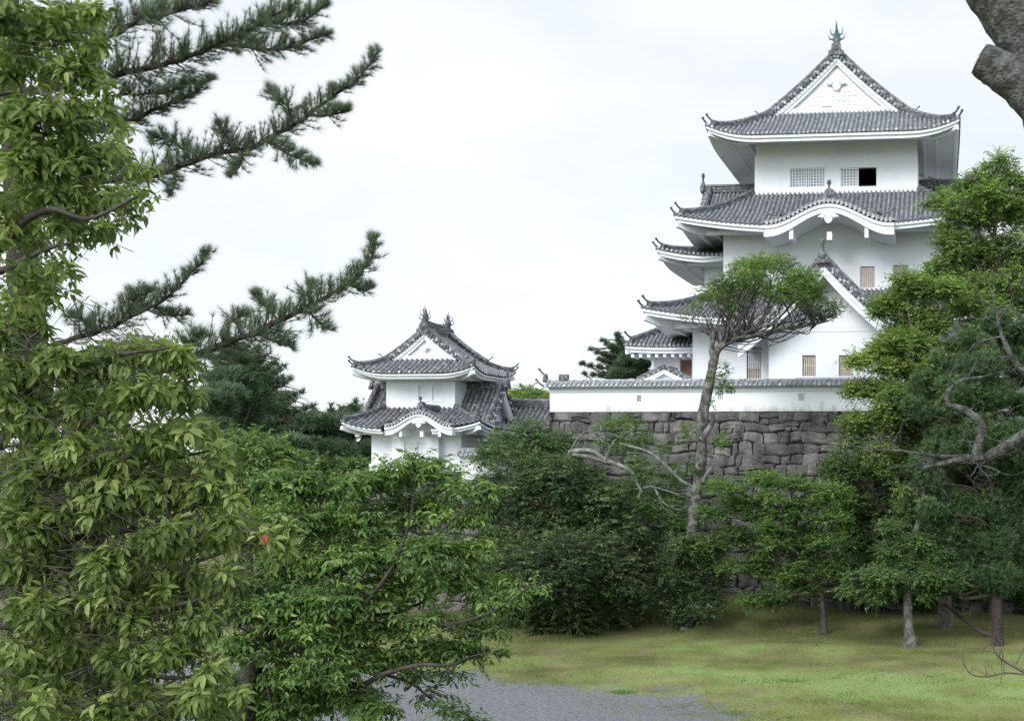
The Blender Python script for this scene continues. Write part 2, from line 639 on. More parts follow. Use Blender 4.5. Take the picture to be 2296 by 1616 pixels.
def wall_box(mb, x0, x1, y0, y1, z0, z1, holes=(), mat=0):
    wall_front(mb, x0, x1, z0, z1, y0, list(holes), mat=mat)
    mb.add([(x1, y0, z0), (x1, y1, z0), (x1, y1, z1), (x1, y0, z1)], [(0, 1, 2, 3)], mat)
    mb.add([(x0, y1, z0), (x0, y0, z0), (x0, y0, z1), (x0, y1, z1)], [(0, 1, 2, 3)], mat)
    mb.add([(x1, y1, z0), (x0, y1, z0), (x0, y1, z1), (x1, y1, z1)], [(0, 1, 2, 3)], mat)
    mb.add([(x0, y0, z1), (x1, y0, z1), (x1, y1, z1), (x0, y1, z1)], [(0, 1, 2, 3)], mat)


def window(root, h, Y, nbar, nrail, m_bar, m_back, label=None, fw=0.05, bar=0.05, depth=0.2, m_frame=None):
    """window > frame, lattice, pane in an opening h = (x0, x1, z0, z1)"""
    x0, x1, z0, z1 = h
    e = 0.004
    f = MB()
    yf0, yf1 = Y + 0.09, Y + 0.19
    f.box(x0 + e, x0 + fw, yf0, yf1, z0 + e, z1 - e)
    f.box(x1 - fw, x1 - e, yf0, yf1, z0 + e, z1 - e)
    f.box(x0 + fw + e, x1 - fw - e, yf0, yf1, z0 + e, z0 + fw)
    f.box(x0 + fw + e, x1 - fw - e, yf0, yf1, z1 - fw, z1 - e)
    wo_ = f.build('window', m_frame or M_FRAME, root)
    if label:
        wo_['label'] = label
    l = MB()
    for i in range(nbar):
        cx = x0 + fw + (x1 - x0 - 2 * fw) * (i + 0.5) / nbar
        l.box(cx - bar / 2, cx + bar / 2, Y + 0.115, Y + 0.145, z0 + fw + e, z1 - fw - e)
    for i in range(nrail):
        cz = z0 + fw + (z1 - z0 - 2 * fw) * (i + 1) / (nrail + 1)
        l.box(x0 + fw + e, x1 - fw - e, Y + 0.148, Y + 0.17, cz - bar / 2.4, cz + bar / 2.4)
    l.build('lattice', m_bar, wo_)
    b = MB()
    b.add([(x0, Y + depth, z0), (x1, Y + depth, z0), (x1, Y + depth, z1), (x0, Y + depth, z1)], [(0, 1, 2, 3)])
    b.build('pane', m_back, wo_)
    return wo_


def skirt_roof(root, er, ir, ze, zt, lift, c=0.3, soff=None, zw=None, m=None, pitch=0.3, A=2.2, sides='fblr', sc=1.0, nv=8, hips='abcd', gap=None, gapv=0.5):
    """hipped skirt roof between the eave rectangle er and the upper wall ir, with hip ridges, horns, eave boards and soffit"""
    x0, x1, y0, y1 = er
    a0, a1, b0, b1 = ir
    m = m or M_TILE
    H = zt - ze
    mb = MB()

    def lf(s, v):
        return lift * np.clip(1 - s / A, 0, 1) ** 2.3 * (1 - v) ** 1.3

    def mk(side):
        if side in 'fb':
            L0, L1, dx0, dx1 = x0, x1, a0 - x0, x1 - a1
        else:
            L0, L1, dx0, dx1 = y0, y1, b0 - y0, y1 - b1

        def vmax(u):
            return float(np.clip(min((u - L0) / dx0, (L1 - u) / dx1, 1), 0, 1))

        def pos(u, v):
            s = np.minimum((u - L0) / dx0, (L1 - u) / dx1)
            z = ze + H * curve_prof(v, c) + lf(s, v)
            if side == 'f':
                return np.stack([u, y0 + (b0 - y0) * v, z], -1)
            if side == 'b':
                return np.stack([u, y1 + (b1 - y1) * v, z], -1)
            if side == 'l':
                return np.stack([x0 + (a0 - x0) * v, u, z], -1)
            return np.stack([x1 + (a1 - x1) * v, u, z], -1)
        dep = {'f': b0 - y0, 'b': y1 - b1, 'l': a0 - x0, 'r': x1 - a1}[side]
        vmin = (lambda u: gapv if gap[0] < u < gap[1] else 0.0) if (gap and side == 'f') else None
        tile_panel(mb, pos, L0 + 0.02, L1 - 0.02, vmax, math.hypot(dep, H), pitch, nv, k=sc, vmin=vmin, discs=vmin is None)
    for s in sides:
        mk(s)
    roof = mb.build('roof', m, root)
    t = np.linspace(0, 1, 12)
    corners = {'a': ((x0, y0), (a0, b0)), 'b': ((x1, y0), (a1, b0)), 'c': ((x0, y1), (a0, b1)), 'd': ((x1, y1), (a1, b1))}
    for kx in hips:
        (ex, ey), (ix, iy) = corners[kx]
        P = np.stack([ex + (ix - ex) * t, ey + (iy - ey) * t, ze + H * curve_prof(t, c) + lf(t, t)], 1)
        hip_ridge(P, roof, sc)
    if soff is not None:
        e = MB()

        def lw(d):
            return lift * np.clip(1 - (d / ((a0 - x0 + b0 - y0) / 2)) / A, 0, 1) ** 2.3
        eave_boards(e, er, soff, ze, zw, lw, sc=sc, sides=sides, gap=gap)
        hip_beams(e, er, soff, ze, zw, lift, sc, hips, gap)
        e.build('eave', M_TRIM, root)
    return roof


def hip_ridge(P, parent, sc=1.0):
    r = MB()
    d = P[0] - P[3]
    Q = P[1:].copy()
    Q[:, 2] += 0.06
    sec = [(a * sc, b * sc) for a, b in RIDGE_SEC]
    sweep(r, Q, sec, 0)
    dd = d.copy()
    oni(r, Q[0] + np.array([0, 0, 0.02]), dd, 0.62 * sc)
    horn(r, Q[0] + np.array([0, 0, 0.30 * sc]), dd, 0.48 * sc, 0.075 * sc)
    horn(r, P[0] - dd / np.linalg.norm(dd) * 0.15 + np.array([0, 0, 0.08 * sc]), dd, 0.36 * sc, 0.08 * sc, 0.9)
    r.build('hip_ridge', M_RIDGE, parent)


def hip_beams(e, er, wr, zf, zw, lift, sc, hips='abcd', gap=None):
    x0, x1, y0, y1 = er
    a0, a1, b0, b1 = wr
    corners = {'a': ((x0, y0), (a0, b0)), 'b': ((x1, y0), (a1, b0)), 'c': ((x0, y1), (a0, b1)), 'd': ((x1, y1), (a1, b1))}
    t = np.linspace(0.07, 1, 8)
    for k in hips:
        (ex, ey), (ix, iy) = corners[k]
        P = np.stack([ex + (ix - ex) * t, ey + (iy - ey) * t, (zf - 0.44 * sc + lift * 0.92) * (1 - t) + zw * t + 0.1], 1)
        P[:, 2] -= lift * 0.35 * np.sin(t * pi)
        sweep(e, P, [(-0.14 * sc, -0.32 * sc), (0.14 * sc, -0.32 * sc), (0.14 * sc, 0), (-0.14 * sc, 0)])
    # purlin lines under the side and front soffits
    for q in (0.5, 0.82):
        rx0, rx1, ry0, ry1 = (x0 + (a0 - x0) * q, x1 + (a1 - x1) * q, y0 + (b0 - y0) * q, y1 + (b1 - y1) * q)
        zz = (zf - 0.42 * sc) * (1 - q) + zw * q
        h = 0.09 * sc
        for xx, s in ((rx0, 1), (rx1, 1)):
            e.box(xx - h, xx + h, ry0 + 0.5, ry1 - 0.5, zz - 0.16 * sc, zz + 0.05)
        for yy in (ry0, ry1):
            if gap and yy == ry0:
                e.box(rx0 + 0.5, gap[0] - 0.3, yy - h, yy + h, zz - 0.163 * sc, zz + 0.05)
                e.box(gap[1] + 0.3, rx1 - 0.5, yy - h, yy + h, zz - 0.163 * sc, zz + 0.05)
                continue
            e.box(rx0 + 0.5, rx1 - 0.5, yy - h, yy + h, zz - 0.163 * sc, zz + 0.05)


def gable_ornament(mb, cx, Y, zc, s=1.0, mat=0):
    """white carved pendant: lobed plate with two scrolls"""
    half = [(0, 0.42), (0.08, 0.40), (0.12, 0.30), (0.22, 0.33), (0.32, 0.26), (0.46, 0.22), (0.62, 0.10), (0.70, 0.0), (0.52, 0.02), (0.40, -0.06), (0.30, -0.02), (0.25, -0.15), (0.2, -0.27), (0.1, -0.36), (0, -0.40)]
    out = half + [(-a, b) for a, b in half[-2:0:-1]]
    n = len(out)
    A = [(cx + a * s, Y, zc + b * s) for a, b in out]
    B = [(cx + a * s, Y + 0.1, zc + b * s) for a, b in out]
    c = len(A)
    V = A + B + [(cx, Y, zc)]
    F = [(i, (i + 1) % n, 2 * n) for i in range(n)] + [(i, n + i, n + (i + 1) % n, (i + 1) % n) for i in range(n)]
    mb.add(V, F, mat)
    for sg in (-1, 1):
        th = np.linspace(0, 4.2, 14)
        P = np.stack([cx + sg * (0.2 * s + (0.13 - 0.022 * th) * np.cos(th) * s), np.full(14, Y - 0.02), zc + 0.02 * s + (0.13 - 0.022 * th) * np.sin(th) * s], 1)
        tube(mb, P, [0.03 * s], 5, mat)


def shachi(root_part, p, d, h, m, spikes=True, name='fish_ornament'):
    """upright fish ornament: scaled body, spread fins, forked tail pointing up"""
    mb = MB()
    P = np.asarray(p, float)
    d = np.asarray(d, float)
    t = np.linspace(0, 1, 12)
    path = P[None] + UPV[None] * (h * t)[:, None] + d[None] * (h * 0.10 * np.sin(t * pi * 1.2))[:, None]
    rad = h * np.array([0.14, 0.17, 0.19, 0.175, 0.15, 0.12, 0.085, 0.055, 0.035, 0.025, 0.014, 0.004])
    tube(mb, path, rad, 8, wob=0.05, seed=3)
    sd = np.cross(d, UPV)
    for z0, l, up in ((0.14, 0.25, 0.24), (0.36, 0.17, 0.30)):
        for s in (-1, 1):
            a = P + UPV * h * z0 + sd * s * h * 0.11
            Q = np.array([a, a + sd * s * h * l * 0.75 + UPV * h * up * 0.12, a + sd * s * h * l * 0.95 + UPV * h * up * 0.6, a + sd * s * h * l + UPV * h * up * 1.15])
            tube(mb, catmull(Q, 3), h * np.array([0.045, 0.035, 0.02, 0.005]), 5)
    for z0, l in ((0.25, 0.2), (0.45, 0.22), (0.62, 0.2)):
        for s in (-1, 1):
            a = P + UPV * h * z0 + d * s * h * 0.1
            tube(mb, np.array([a, a + d * s * h * l * 0.6 + UPV * h * 0.08, a + d * s * h * l * 0.7 + UPV * h * 0.22]), h * np.array([0.04, 0.025, 0.004]), 5)
    return mb.build(name, m, root_part)


def irimoya(root, er, ze, H, lift, g, wr, zw, c=0.35, m=None, pitch=0.3, sc=1.0, lattice=True, fish=None, fish_h=1.5, A=3.4):
    """hip-and-gable roof whose gable faces the camera (ridge along Y)"""
    m = m or M_TILE
    x0, x1, y0, y1 = er
    cx, hw = (x0 + x1) / 2, (x1 - x0) / 2
    B = g * 1.3
    gw = g + 0.45 * sc                               # gable wall plane, behind the roof's front edge

    def lf(a, wd):
        return lift * np.clip(1 - a / A, 0, 1) ** 2.3 * np.clip(1 - wd / B, 0, 1) ** 1.3

    def zz(wd, a):
        return ze + H * curve_prof(wd / hw, c) + lf(a, wd)
    mb = MB()
    Ls = math.hypot(hw, H)
    for sg in (-1, 1):
        def pos(u, v):
            a = np.minimum(u - y0, y1 - u)
            return np.stack([cx + sg * hw * (1 - v), u, zz(v * hw, a)], -1)

        def vm(u):
            a = min(u - y0, y1 - u)
            return 1.0 if a >= g else max(a, 0) / hw
        tile_panel(mb, pos, y0 + 0.02, y0 + g, vm, Ls, pitch, 12, sc)
        tile_panel(mb, pos, y0 + g + 0.01, y1 - g - 0.01, vm, Ls, pitch, 14, sc)
        tile_panel(mb, pos, y1 - g, y1 - 0.02, vm, Ls, pitch, 12, sc)
    for yy, sg in ((y0, 1), (y1, -1)):
        def pos(u, v):
            a = np.minimum(u - x0, x1 - u)
            return np.stack([u, yy + sg * v * gw, zz(v * gw, a)], -1)

        def vm(u):
            return float(np.clip(min(u - x0, x1 - u) / gw, 0, 1))
        tile_panel(mb, pos, x0 + 0.02, x1 - 0.02, vm, gw * 1.2, pitch, 8, sc)
    roof = mb.build('roof', m, root)
    # hips
    t = np.linspace(0, 1, 10)
    for sx in (-1, 1):
        for yy, sy in ((y0, 1), (y1, -1)):
            wd = t * (g + 0.1)
            P = np.stack([cx + sx * (hw - wd), yy + sy * wd, zz(wd, wd)], 1)
            hip_ridge(P, roof, sc)
    # rakes: descending ridge, row of round ends, white bargeboard
    tt = np.linspace(0, 1, 22)
    for yy, sy in ((y0, 1), (y1, -1)):
        tr, bb, gb = MB(), MB(), MB()
        for sx in (-1, 1):
            vv = (g * 0.92 + (hw - g * 0.92) * tt)
            P = np.stack([cx + sx * (hw - vv), np.full(22, yy + sy * (g + 0.42 * sc)), zz(vv, g)], 1)
            P[:, 2] += 0.08
            sweep(tr, P, [(a * 1.25 * sc, b * 1.35 * sc) for a, b in RIDGE_SEC])
            oni(tr, P[0], (sx, 0, 0), 0.55 * sc)
            horn(tr, P[0] + np.array([0, 0, 0.3 * sc]), (sx, 0, 0), 0.6 * sc, 0.045 * sc, 0.6)
            # round verge tiles
            n = int((hw - g) * 1.35 / (0.3 * sc))
            for rowy, dz in ((-0.06, 0.0), (0.10, 0.2), (0.24, 0.36)):
                for i in range(n):
                    f = g * 1.0 + (hw - g) * (i + 0.5) / n
                    cpt = np.array([cx + sx * (hw - f), yy + sy * (g + rowy * sc), float(zz(np.array(f), g)) + dz * sc])
                    tube(tr, np.array([cpt, cpt + np.array([0, sy * 0.5 * sc, 0])])[::-1], [0.115 * sc, 0.115 * sc], 7, mat=int((i * 7 + int(dz * 10)) % 5 < 2))
            # bargeboard
            vb = g * 0.86 + (hw - g * 0.86) * tt
            top = zz(vb, g) - 0.10 * sc
            th1 = (0.52 + 0.16 * (1 - tt)) * sc
            xs = cx + sx * (hw - vb)
            yb = yy + sy * (g + 0.14 * sc)
            yb2 = yy + sy * (g + 0.34 * sc)
            for (q0, q1, ya) in ((0.0, 0.55, yb), (0.55, 1.0, yb + sy * 0.09 * sc)):
                A0 = np.stack([xs, np.full(22, ya), top - th1 * q0 * (1 if q0 else 0)], 1)
                A1 = np.stack([xs, np.full(22, ya), top - th1 * q1], 1)
                A2 = np.stack([xs, np.full(22, yb2), top - th1 * q1], 1)
                G = np.array([A0, A1, A2])
                bb.add(G, quadgrid(3, 22), 0)
        # infill wall of the gable
        n = 25
        xs = np.linspace(-1, 1, n) * (hw - g * 1.0)
        zt = ze + H * curve_prof((hw - np.abs(xs)) / hw, c) - 0.15
        zb = zz(np.array(gw), 9.0) - 0.12
        yg = yy + sy * gw
        G = np.stack([np.stack([cx + xs, np.full(n, yg), np.full(n, zb)], 1), np.stack([cx + xs, np.full(n, yg), np.maximum(zt, zb)], 1)])
        gb.add(G, quadgrid(2, n))
        # flashing board at its foot
        wfoot = (hw - gw) * 0.86
        gb.box(cx - wfoot, cx + wfoot, min(yg - sy * 0.16, yg), max(yg - sy * 0.16, yg), zb + 0.02, zb + 0.36 * sc)
        tr.build('rake_tiles', [M_RIDGE, M_LIME], roof)
        gab = gb.build('gable', M_PLASTER, root)
        bb.build('bargeboard', M_TRIM, gab)
        if yy == y0:
            o = MB()
            zap = ze + H - 0.62 * sc
            gable_ornament(o, cx, yg - 0.22, zap - 0.95 * sc * (H / 6.1 + 0.35), 1.05 * sc * (H / 6.1) ** 0.6)
            o.build('carved_pendant', M_PLASTER, gab)
            if lattice:
                l = MB()
                hh = zap - 1.6 - zb
                wmax = (hw - gw) * 0.62
                for i in range(-7, 8):
                    xx = i * wmax / 7.5
                    top = (zb + 0.45) + (hh - 0.2) * (1 - abs(xx) / wmax)
                    if top > zb + 0.6:
                        l.box(cx + xx - 0.06, cx + xx + 0.06, yg - 0.055, yg - 0.004, zb + 0.45, top)
                k = 0
                z = zb + 0.62
                while z < zb + 0.45 + hh:
                    wl = wmax * (1 - (z - zb - 0.45) / hh) * 0.98
                    if wl > 0.25:
                        l.box(cx - wl, cx + wl, yg - 0.04, yg - 0.006, z - 0.04, z + 0.04)
                    z += 0.3
                l.box(cx - 1.0, cx - 0.35, yg - 0.11, yg - 0.008, zb + 0.5, zb + 1.3)
                l.build('gable_lattice', M_PLASTER, gab)
    # main ridge
    r = MB()
    zr = ze + H
    ya, yb = y0 + g + 0.1, y1 - g - 0.1
    sec = [(-0.24, -0.25), (-0.24, 0.0), (-0.29, 0.02), (-0.29, 0.09), (-0.22, 0.1), (-0.2, 0.3), (-0.24, 0.31), (-0.24, 0.38), (-0.18, 0.4), (-0.17, 0.6), (-0.22, 0.62), (-0.13, 0.76), (0, 0.82)]
    sec = sec + [(-a, b) for a, b in sec[-2::-1]]
    sec = [(a * sc, b * sc) for a, b in sec]
    P = np.stack([np.full(14, cx), np.linspace(ya, yb, 14), zr + 0.1 * sc + 0.12 * np.linspace(-1, 1, 14) ** 2], 1)
    sweep(r, P, sec)
    rd = r.build('ridge', M_RIDGE, roof)
    r = MB()
    oni(r, (cx, ya - 0.12, zr + 0.05 * sc), (0, -1, 0), 1.25 * sc)
    oni(r, (cx, ya - 0.045, zr + 0.60 * sc), (0, -1, 0), 0.75 * sc)
    r.build('ridge_end_tile', M_RIDGE, roof)
    r = MB()
    oni(r, (cx, yb + 0.12, zr + 0.05 * sc), (0, 1, 0), 1.25 * sc)
    r.build('ridge_end_tile', M_RIDGE, roof)
    if fish:
        shachi(roof, (cx, ya + 0.15 * sc, zr + 0.85 * sc), (0, 1, 0), fish_h, fish)
        shachi(roof, (cx, yb - 0.15 * sc, zr + 0.85 * sc), (0, -1, 0), fish_h, fish)
    # eaves
    e = MB()

    def lw(dd):
        return lift * np.clip(1 - dd / A, 0, 1) ** 2.3
    eave_boards(e, er, wr, ze, zw, lw, sc=sc)
    hip_beams(e, er, wr, ze, zw, lift, sc)
    e.build('eave', M_TRIM, root)
    return roof


def gable_roof(root, axis, c0, hw, e0, e1, ze, H, c=0.2, m=None, pitch=0.3, sc=1.0, board=True, ends=(True, True), wall=None, fin=True, name='gable_roof', pend=True, zbase=None, bh=1.0):
    """plain two-sided roof; axis 'y' = ridge along Y at x=c0 from y=e0 to e1; axis 'x' = ridge along X at y=c0"""
    m = m or M_TILE
    mb = MB()

    def W(s, l, z):                                   # s across, l along the ridge
        return np.stack([c0 + s, l, z], -1) if axis == 'y' else np.stack([l, c0 + s, z], -1)
    Ls = math.hypot(hw, H)
    for sg in (-1, 1):
        def pos(u, v):
            return W(sg * hw * (1 - v), u, ze + H * curve_prof(v, c))
        tile_panel(mb, pos, e0, e1, lambda u: 1.0, Ls, pitch, 10, sc)
    roof = mb.build(name, m, root)
    tt = np.linspace(0, 1, 16)
    r = MB()
    n = 8
    P = W(np.zeros(n), np.linspace(e0, e1, n), np.full(n, ze + H + 0.1 * sc))
    sweep(r, P, [(a * 1.25 * sc, b * 1.35 * sc) for a, b in RIDGE_SEC])
    bb = MB()
    for le, sl, on in ((e0, 1, ends[0]), (e1, -1, ends[1])):
        if not on:
            continue
        dv = (0, -sl, 0) if axis == 'y' else (-sl, 0, 0)
        pt = W(np.array([0.0]), np.array([le - sl * 0.08]), np.array([ze + H + 0.05 * sc]))[0]
        if fin:
            oni(r, pt, dv, 1.15 * sc)
            q = pt + np.array([0, 0, 0.6 * sc])
            tube(r, np.array([q, q + UPV * 0.35 * sc, q + UPV * 0.5 * sc, q + UPV * 0.72 * sc]), np.array([0.09, 0.07, 0.13, 0.1]) * sc, 7)
        for sg in (-1, 1):
            P = W(sg * hw * (1 - tt), np.full(16, le + sl * 0.42 * sc), ze + H * curve_prof(tt, c) + 0.08)
            sweep(r, P, [(a * 1.25 * sc, b * 1.3 * sc) for a, b in RIDGE_SEC])
            nn = int(Ls / (0.3 * sc))
            for rowl, dz in ((-0.05, 0.0), (0.12, 0.19), (0.25, 0.34)):
                for i in range(nn):
                    f = (i + 0.5) / nn
                    p0 = W(np.array([sg * hw * (1 - f)]), np.array([le + sl * rowl * sc]), np.array([ze + H * curve_prof(f, c) + dz * sc]))[0]
                    p1 = W(np.array([sg * hw * (1 - f)]), np.array([le + sl * (rowl + 0.4) * sc]), np.array([ze + H * curve_prof(f, c) + dz * sc]))[0]
                    tube(r, np.array([p1, p0]), [0.115 * sc, 0.115 * sc], 7, mat=int((i * 7 + int(dz * 10)) % 5 < 2))
            if board:
                top = ze + H * curve_prof(tt, c) - 0.1 * sc
                th = (0.62 + 0.14 * (1 - tt)) * sc * bh
                for q0, q1, la in ((0, 0.5, 0.14), (0.5, 1.0, 0.23)):
                    A0 = W(sg * hw * (1 - tt), np.full(16, le + sl * la * sc), top - th * q0)
                    A1 = W(sg * hw * (1 - tt), np.full(16, le + sl * la * sc), top - th * q1)
                    A2 = W(sg * hw * (1 - tt), np.full(16, le + sl * 0.5 * sc), top - th * q1)
                    bb.add(np.array([A0, A1, A2]), quadgrid(3, 16))
                # under-eave sheet
        if wall is not None:
            ww, inset = wall
            k = 13
            s = np.linspace(-1, 1, k) * ww
            ztp = ze + H * curve_prof(1 - np.abs(s) / hw, c) - 0.15
            zb = zbase if zbase is not None else ze - 0.3
            G = np.array([W(s, np.full(k, le + sl * inset), np.full(k, zb)), W(s, np.full(k, le + sl * inset), ztp)])
            bb.add(G, quadgrid(2, k))
    # white soffit under both slopes
    if board:
        for sg in (-1, 1):
            ti = np.linspace(0, 1, 8)
            G = np.array([W(sg * hw * (1 - ti) * 0.985, np.full(8, e0 + 0.2), ze + H * curve_prof(ti, c) - 0.16 * sc), W(sg * hw * (1 - ti) * 0.985, np.full(8, e1 - 0.2), ze + H * curve_prof(ti, c) - 0.16 * sc)])
            bb.add(G, quadgrid(2, 8))
            P = W(np.full(2, sg * hw * 0.97), np.array([e0 + 0.12, e1 - 0.12]), np.full(2, ze - 0.22 * sc))
            sweep(bb, P, [(-0.09, -0.13 * sc), (0.09, -0.13 * sc), (0.09, 0.1 * sc), (-0.09, 0.1 * sc)])
    r.build('ridge', [M_RIDGE, M_LIME], roof)
    if bb.n:
        bb.build('bargeboard', M_TRIM, root if name != 'side_gable' else roof)
    return roof


def karahafu(root, cx, Yf, Yb, hw, zend, amp, sc=1.0, m=None):
    """undulating gable over the eave: tiled crest, rows of tile ends, thick white arch board, pendant"""
    m = m or M_TILE

    def cz(x):
        q = np.clip(np.abs(x) / hw, 0, 1)
        return zend + amp * (0.5 + 0.5 * np.cos(pi * np.clip(q * 1.06, 0, 1)))
    mb = MB()
    # tile rows run down the bell: pos(u along Y, v from end to crown)
    for sg in (-1, 1):
        def pos(u, v):
            x = sg * hw * (1 - v)
            return np.stack([cx + x, u, cz(x) + 0.05], -1)
        tile_panel(mb, pos, Yf, Yb, lambda u: 1.0, hw * 1.15, 0.3 * sc, 22, sc, discs=False)
    roof = mb.build('curved_gable_roof', m, root)
    r = MB()
    xs = np.linspace(-0.84, 0.84, 30) * hw
    P = np.stack([cx + xs, np.full(30, Yf + 0.85 * sc), cz(xs) + 0.34 * sc], 1)
    sweep(r, P, [(a * sc, b * 1.1 * sc) for a, b in RIDGE_SEC], side=(0, 1, 0))
    horn(r, P[0] + np.array([0, 0, 0.25 * sc]), (-1, 0, 0), 0.7 * sc, 0.05 * sc, 0.55)
    horn(r, P[-1] + np.array([0, 0, 0.25 * sc]), (1, 0, 0), 0.7 * sc, 0.05 * sc, 0.55)
    oni(r, P[0], (-1, -0.3, 0), 0.5 * sc)
    oni(r, P[-1], (1, -0.3, 0), 0.5 * sc)
    # crest along Y
    C = np.stack([np.full(6, cx), np.linspace(Yf + 0.7 * sc, Yb, 6), np.full(6, float(cz(0.0)) + 0.2)], 1)
    sweep(r, C, [(a * 1.2 * sc, b * 1.5 * sc) for a, b in RIDGE_SEC])
    o = np.array([cx, Yf + 0.6 * sc, float(cz(0.0)) + 0.28 * sc])
    oni(r, o, (0, -1, 0), 1.2 * sc)
    oni(r, o + np.array([0, 0.36 * sc, -0.1 * sc]), (0, -1, 0), 1.5 * sc)
    q = o + np.array([0, 0, 0.6 * sc])
    tube(r, np.array([q, q + UPV * 0.25 * sc, q + UPV * 0.4 * sc, q + UPV * 0.6 * sc]), np.array([0.1, 0.06, 0.15, 0.12]) * sc, 8)
    r.build('ridge', M_RIDGE, roof)
    # round tile ends along the front edge
    d = MB()
    n = int(2 * hw * 1.08 / (0.3 * sc))
    for i in range(n):
        x = -hw * 0.98 + 2 * hw * 0.98 * (i + 0.5) / n
        for dy, dz in ((-0.04, 0.02), (0.2, 0.17)):
            p = np.array([cx + x, Yf + dy * sc, float(cz(x)) + dz * sc])
            tube(d, np.array([p + np.array([0, 0.3 * sc, 0]), p]), [0.1 * sc, 0.1 * sc], 7)
    d.build('tile_ends', M_LIME, roof)
    # white arch board
    b = MB()
    k = 41
    xs = np.linspace(-1, 1, k) * hw
    q = np.abs(xs) / hw
    top = cz(xs) - 0.09 * sc
    lo1 = top - 0.20 * sc
    th = 0.62 - 0.1 * np.cos(q * pi) 
    lo2 = top - th * sc
    ys = [Yf + 0.06, Yf + 0.06, Yf + 0.16, Yf + 0.16, Yb]
    zs = [top, lo1, lo1, lo2, lo2]
    G = np.array([np.stack([cx + xs, np.full(k, y), z], 1) for y, z in zip(ys, zs)])
    b.add(G, quadgrid(5, k))
    for sx in (-1, 1):
        e = cx + sx * hw
        b.add([(e, Yf + 0.06, top[0]), (e, Yf + 0.06, lo2[0]), (e, Yb, lo2[0]), (e, Yb, top[0])], [(0, 1, 2, 3)])
        b.box(cx + sx * hw * 0.58 - 0.12 * sc, cx + sx * hw * 0.58 + 0.12 * sc, Yf + 0.3, Yf + 2.2 * sc, zend - 0.95 * sc, zend - 0.3 * sc)
    b.box(cx - 0.16 * sc, cx + 0.16 * sc, Yf + 0.8 * sc, Yf + 2.2 * sc, zend - 0.95 * sc, zend - 0.45 * sc)
    bo = b.build('arch_board', M_TRIM, root)
    o = MB()
    gable_ornament(o, cx, Yf + 0.1, float(cz(0.0)) - 0.92 * sc, 0.95 * sc)
    o.build('carved_pendant', M_PLASTER, bo)
    return roof

# ------------------------------------------------------------------ ground
def sstep(a, b, x):
    t = np.clip((x - a) / (b - a), 0, 1)
    return t * t * (3 - 2 * t)


def ground(x, y):
    x, y = np.asarray(x, float), np.asarray(y, float)
    h = sstep(53, 61, y) * (0.45 + 0.85 * np.exp(-((x + 12.3) / 4.3) ** 2) + 0.25 * np.exp(-((x + 20.0) / 3.0) ** 2))
    h = h + 0.22 * np.exp(-((x + 20.5) / 4.0) ** 2 - ((y - 56.5) / 2.5) ** 2)
    h = h * (1 - 0.6 * sstep(64, 80, y))
    h = h + 0.05 * np.sin(x * 0.55 + y * 0.31) * np.sin(y * 0.43) * sstep(24, 34, y)
    hill = 7.7 * (1 - sstep(3.5, 24, y)) 
    return h + hill


def ground_hit(px, py):
    r = ray(px, py)
    t = np.linspace(20, 90, 4000)
    P = CAMP[None] + r[None] * t[:, None]
    i = int(np.argmax(P[:, 2] <= ground(P[:, 0], P[:, 1])))
    return P[i]


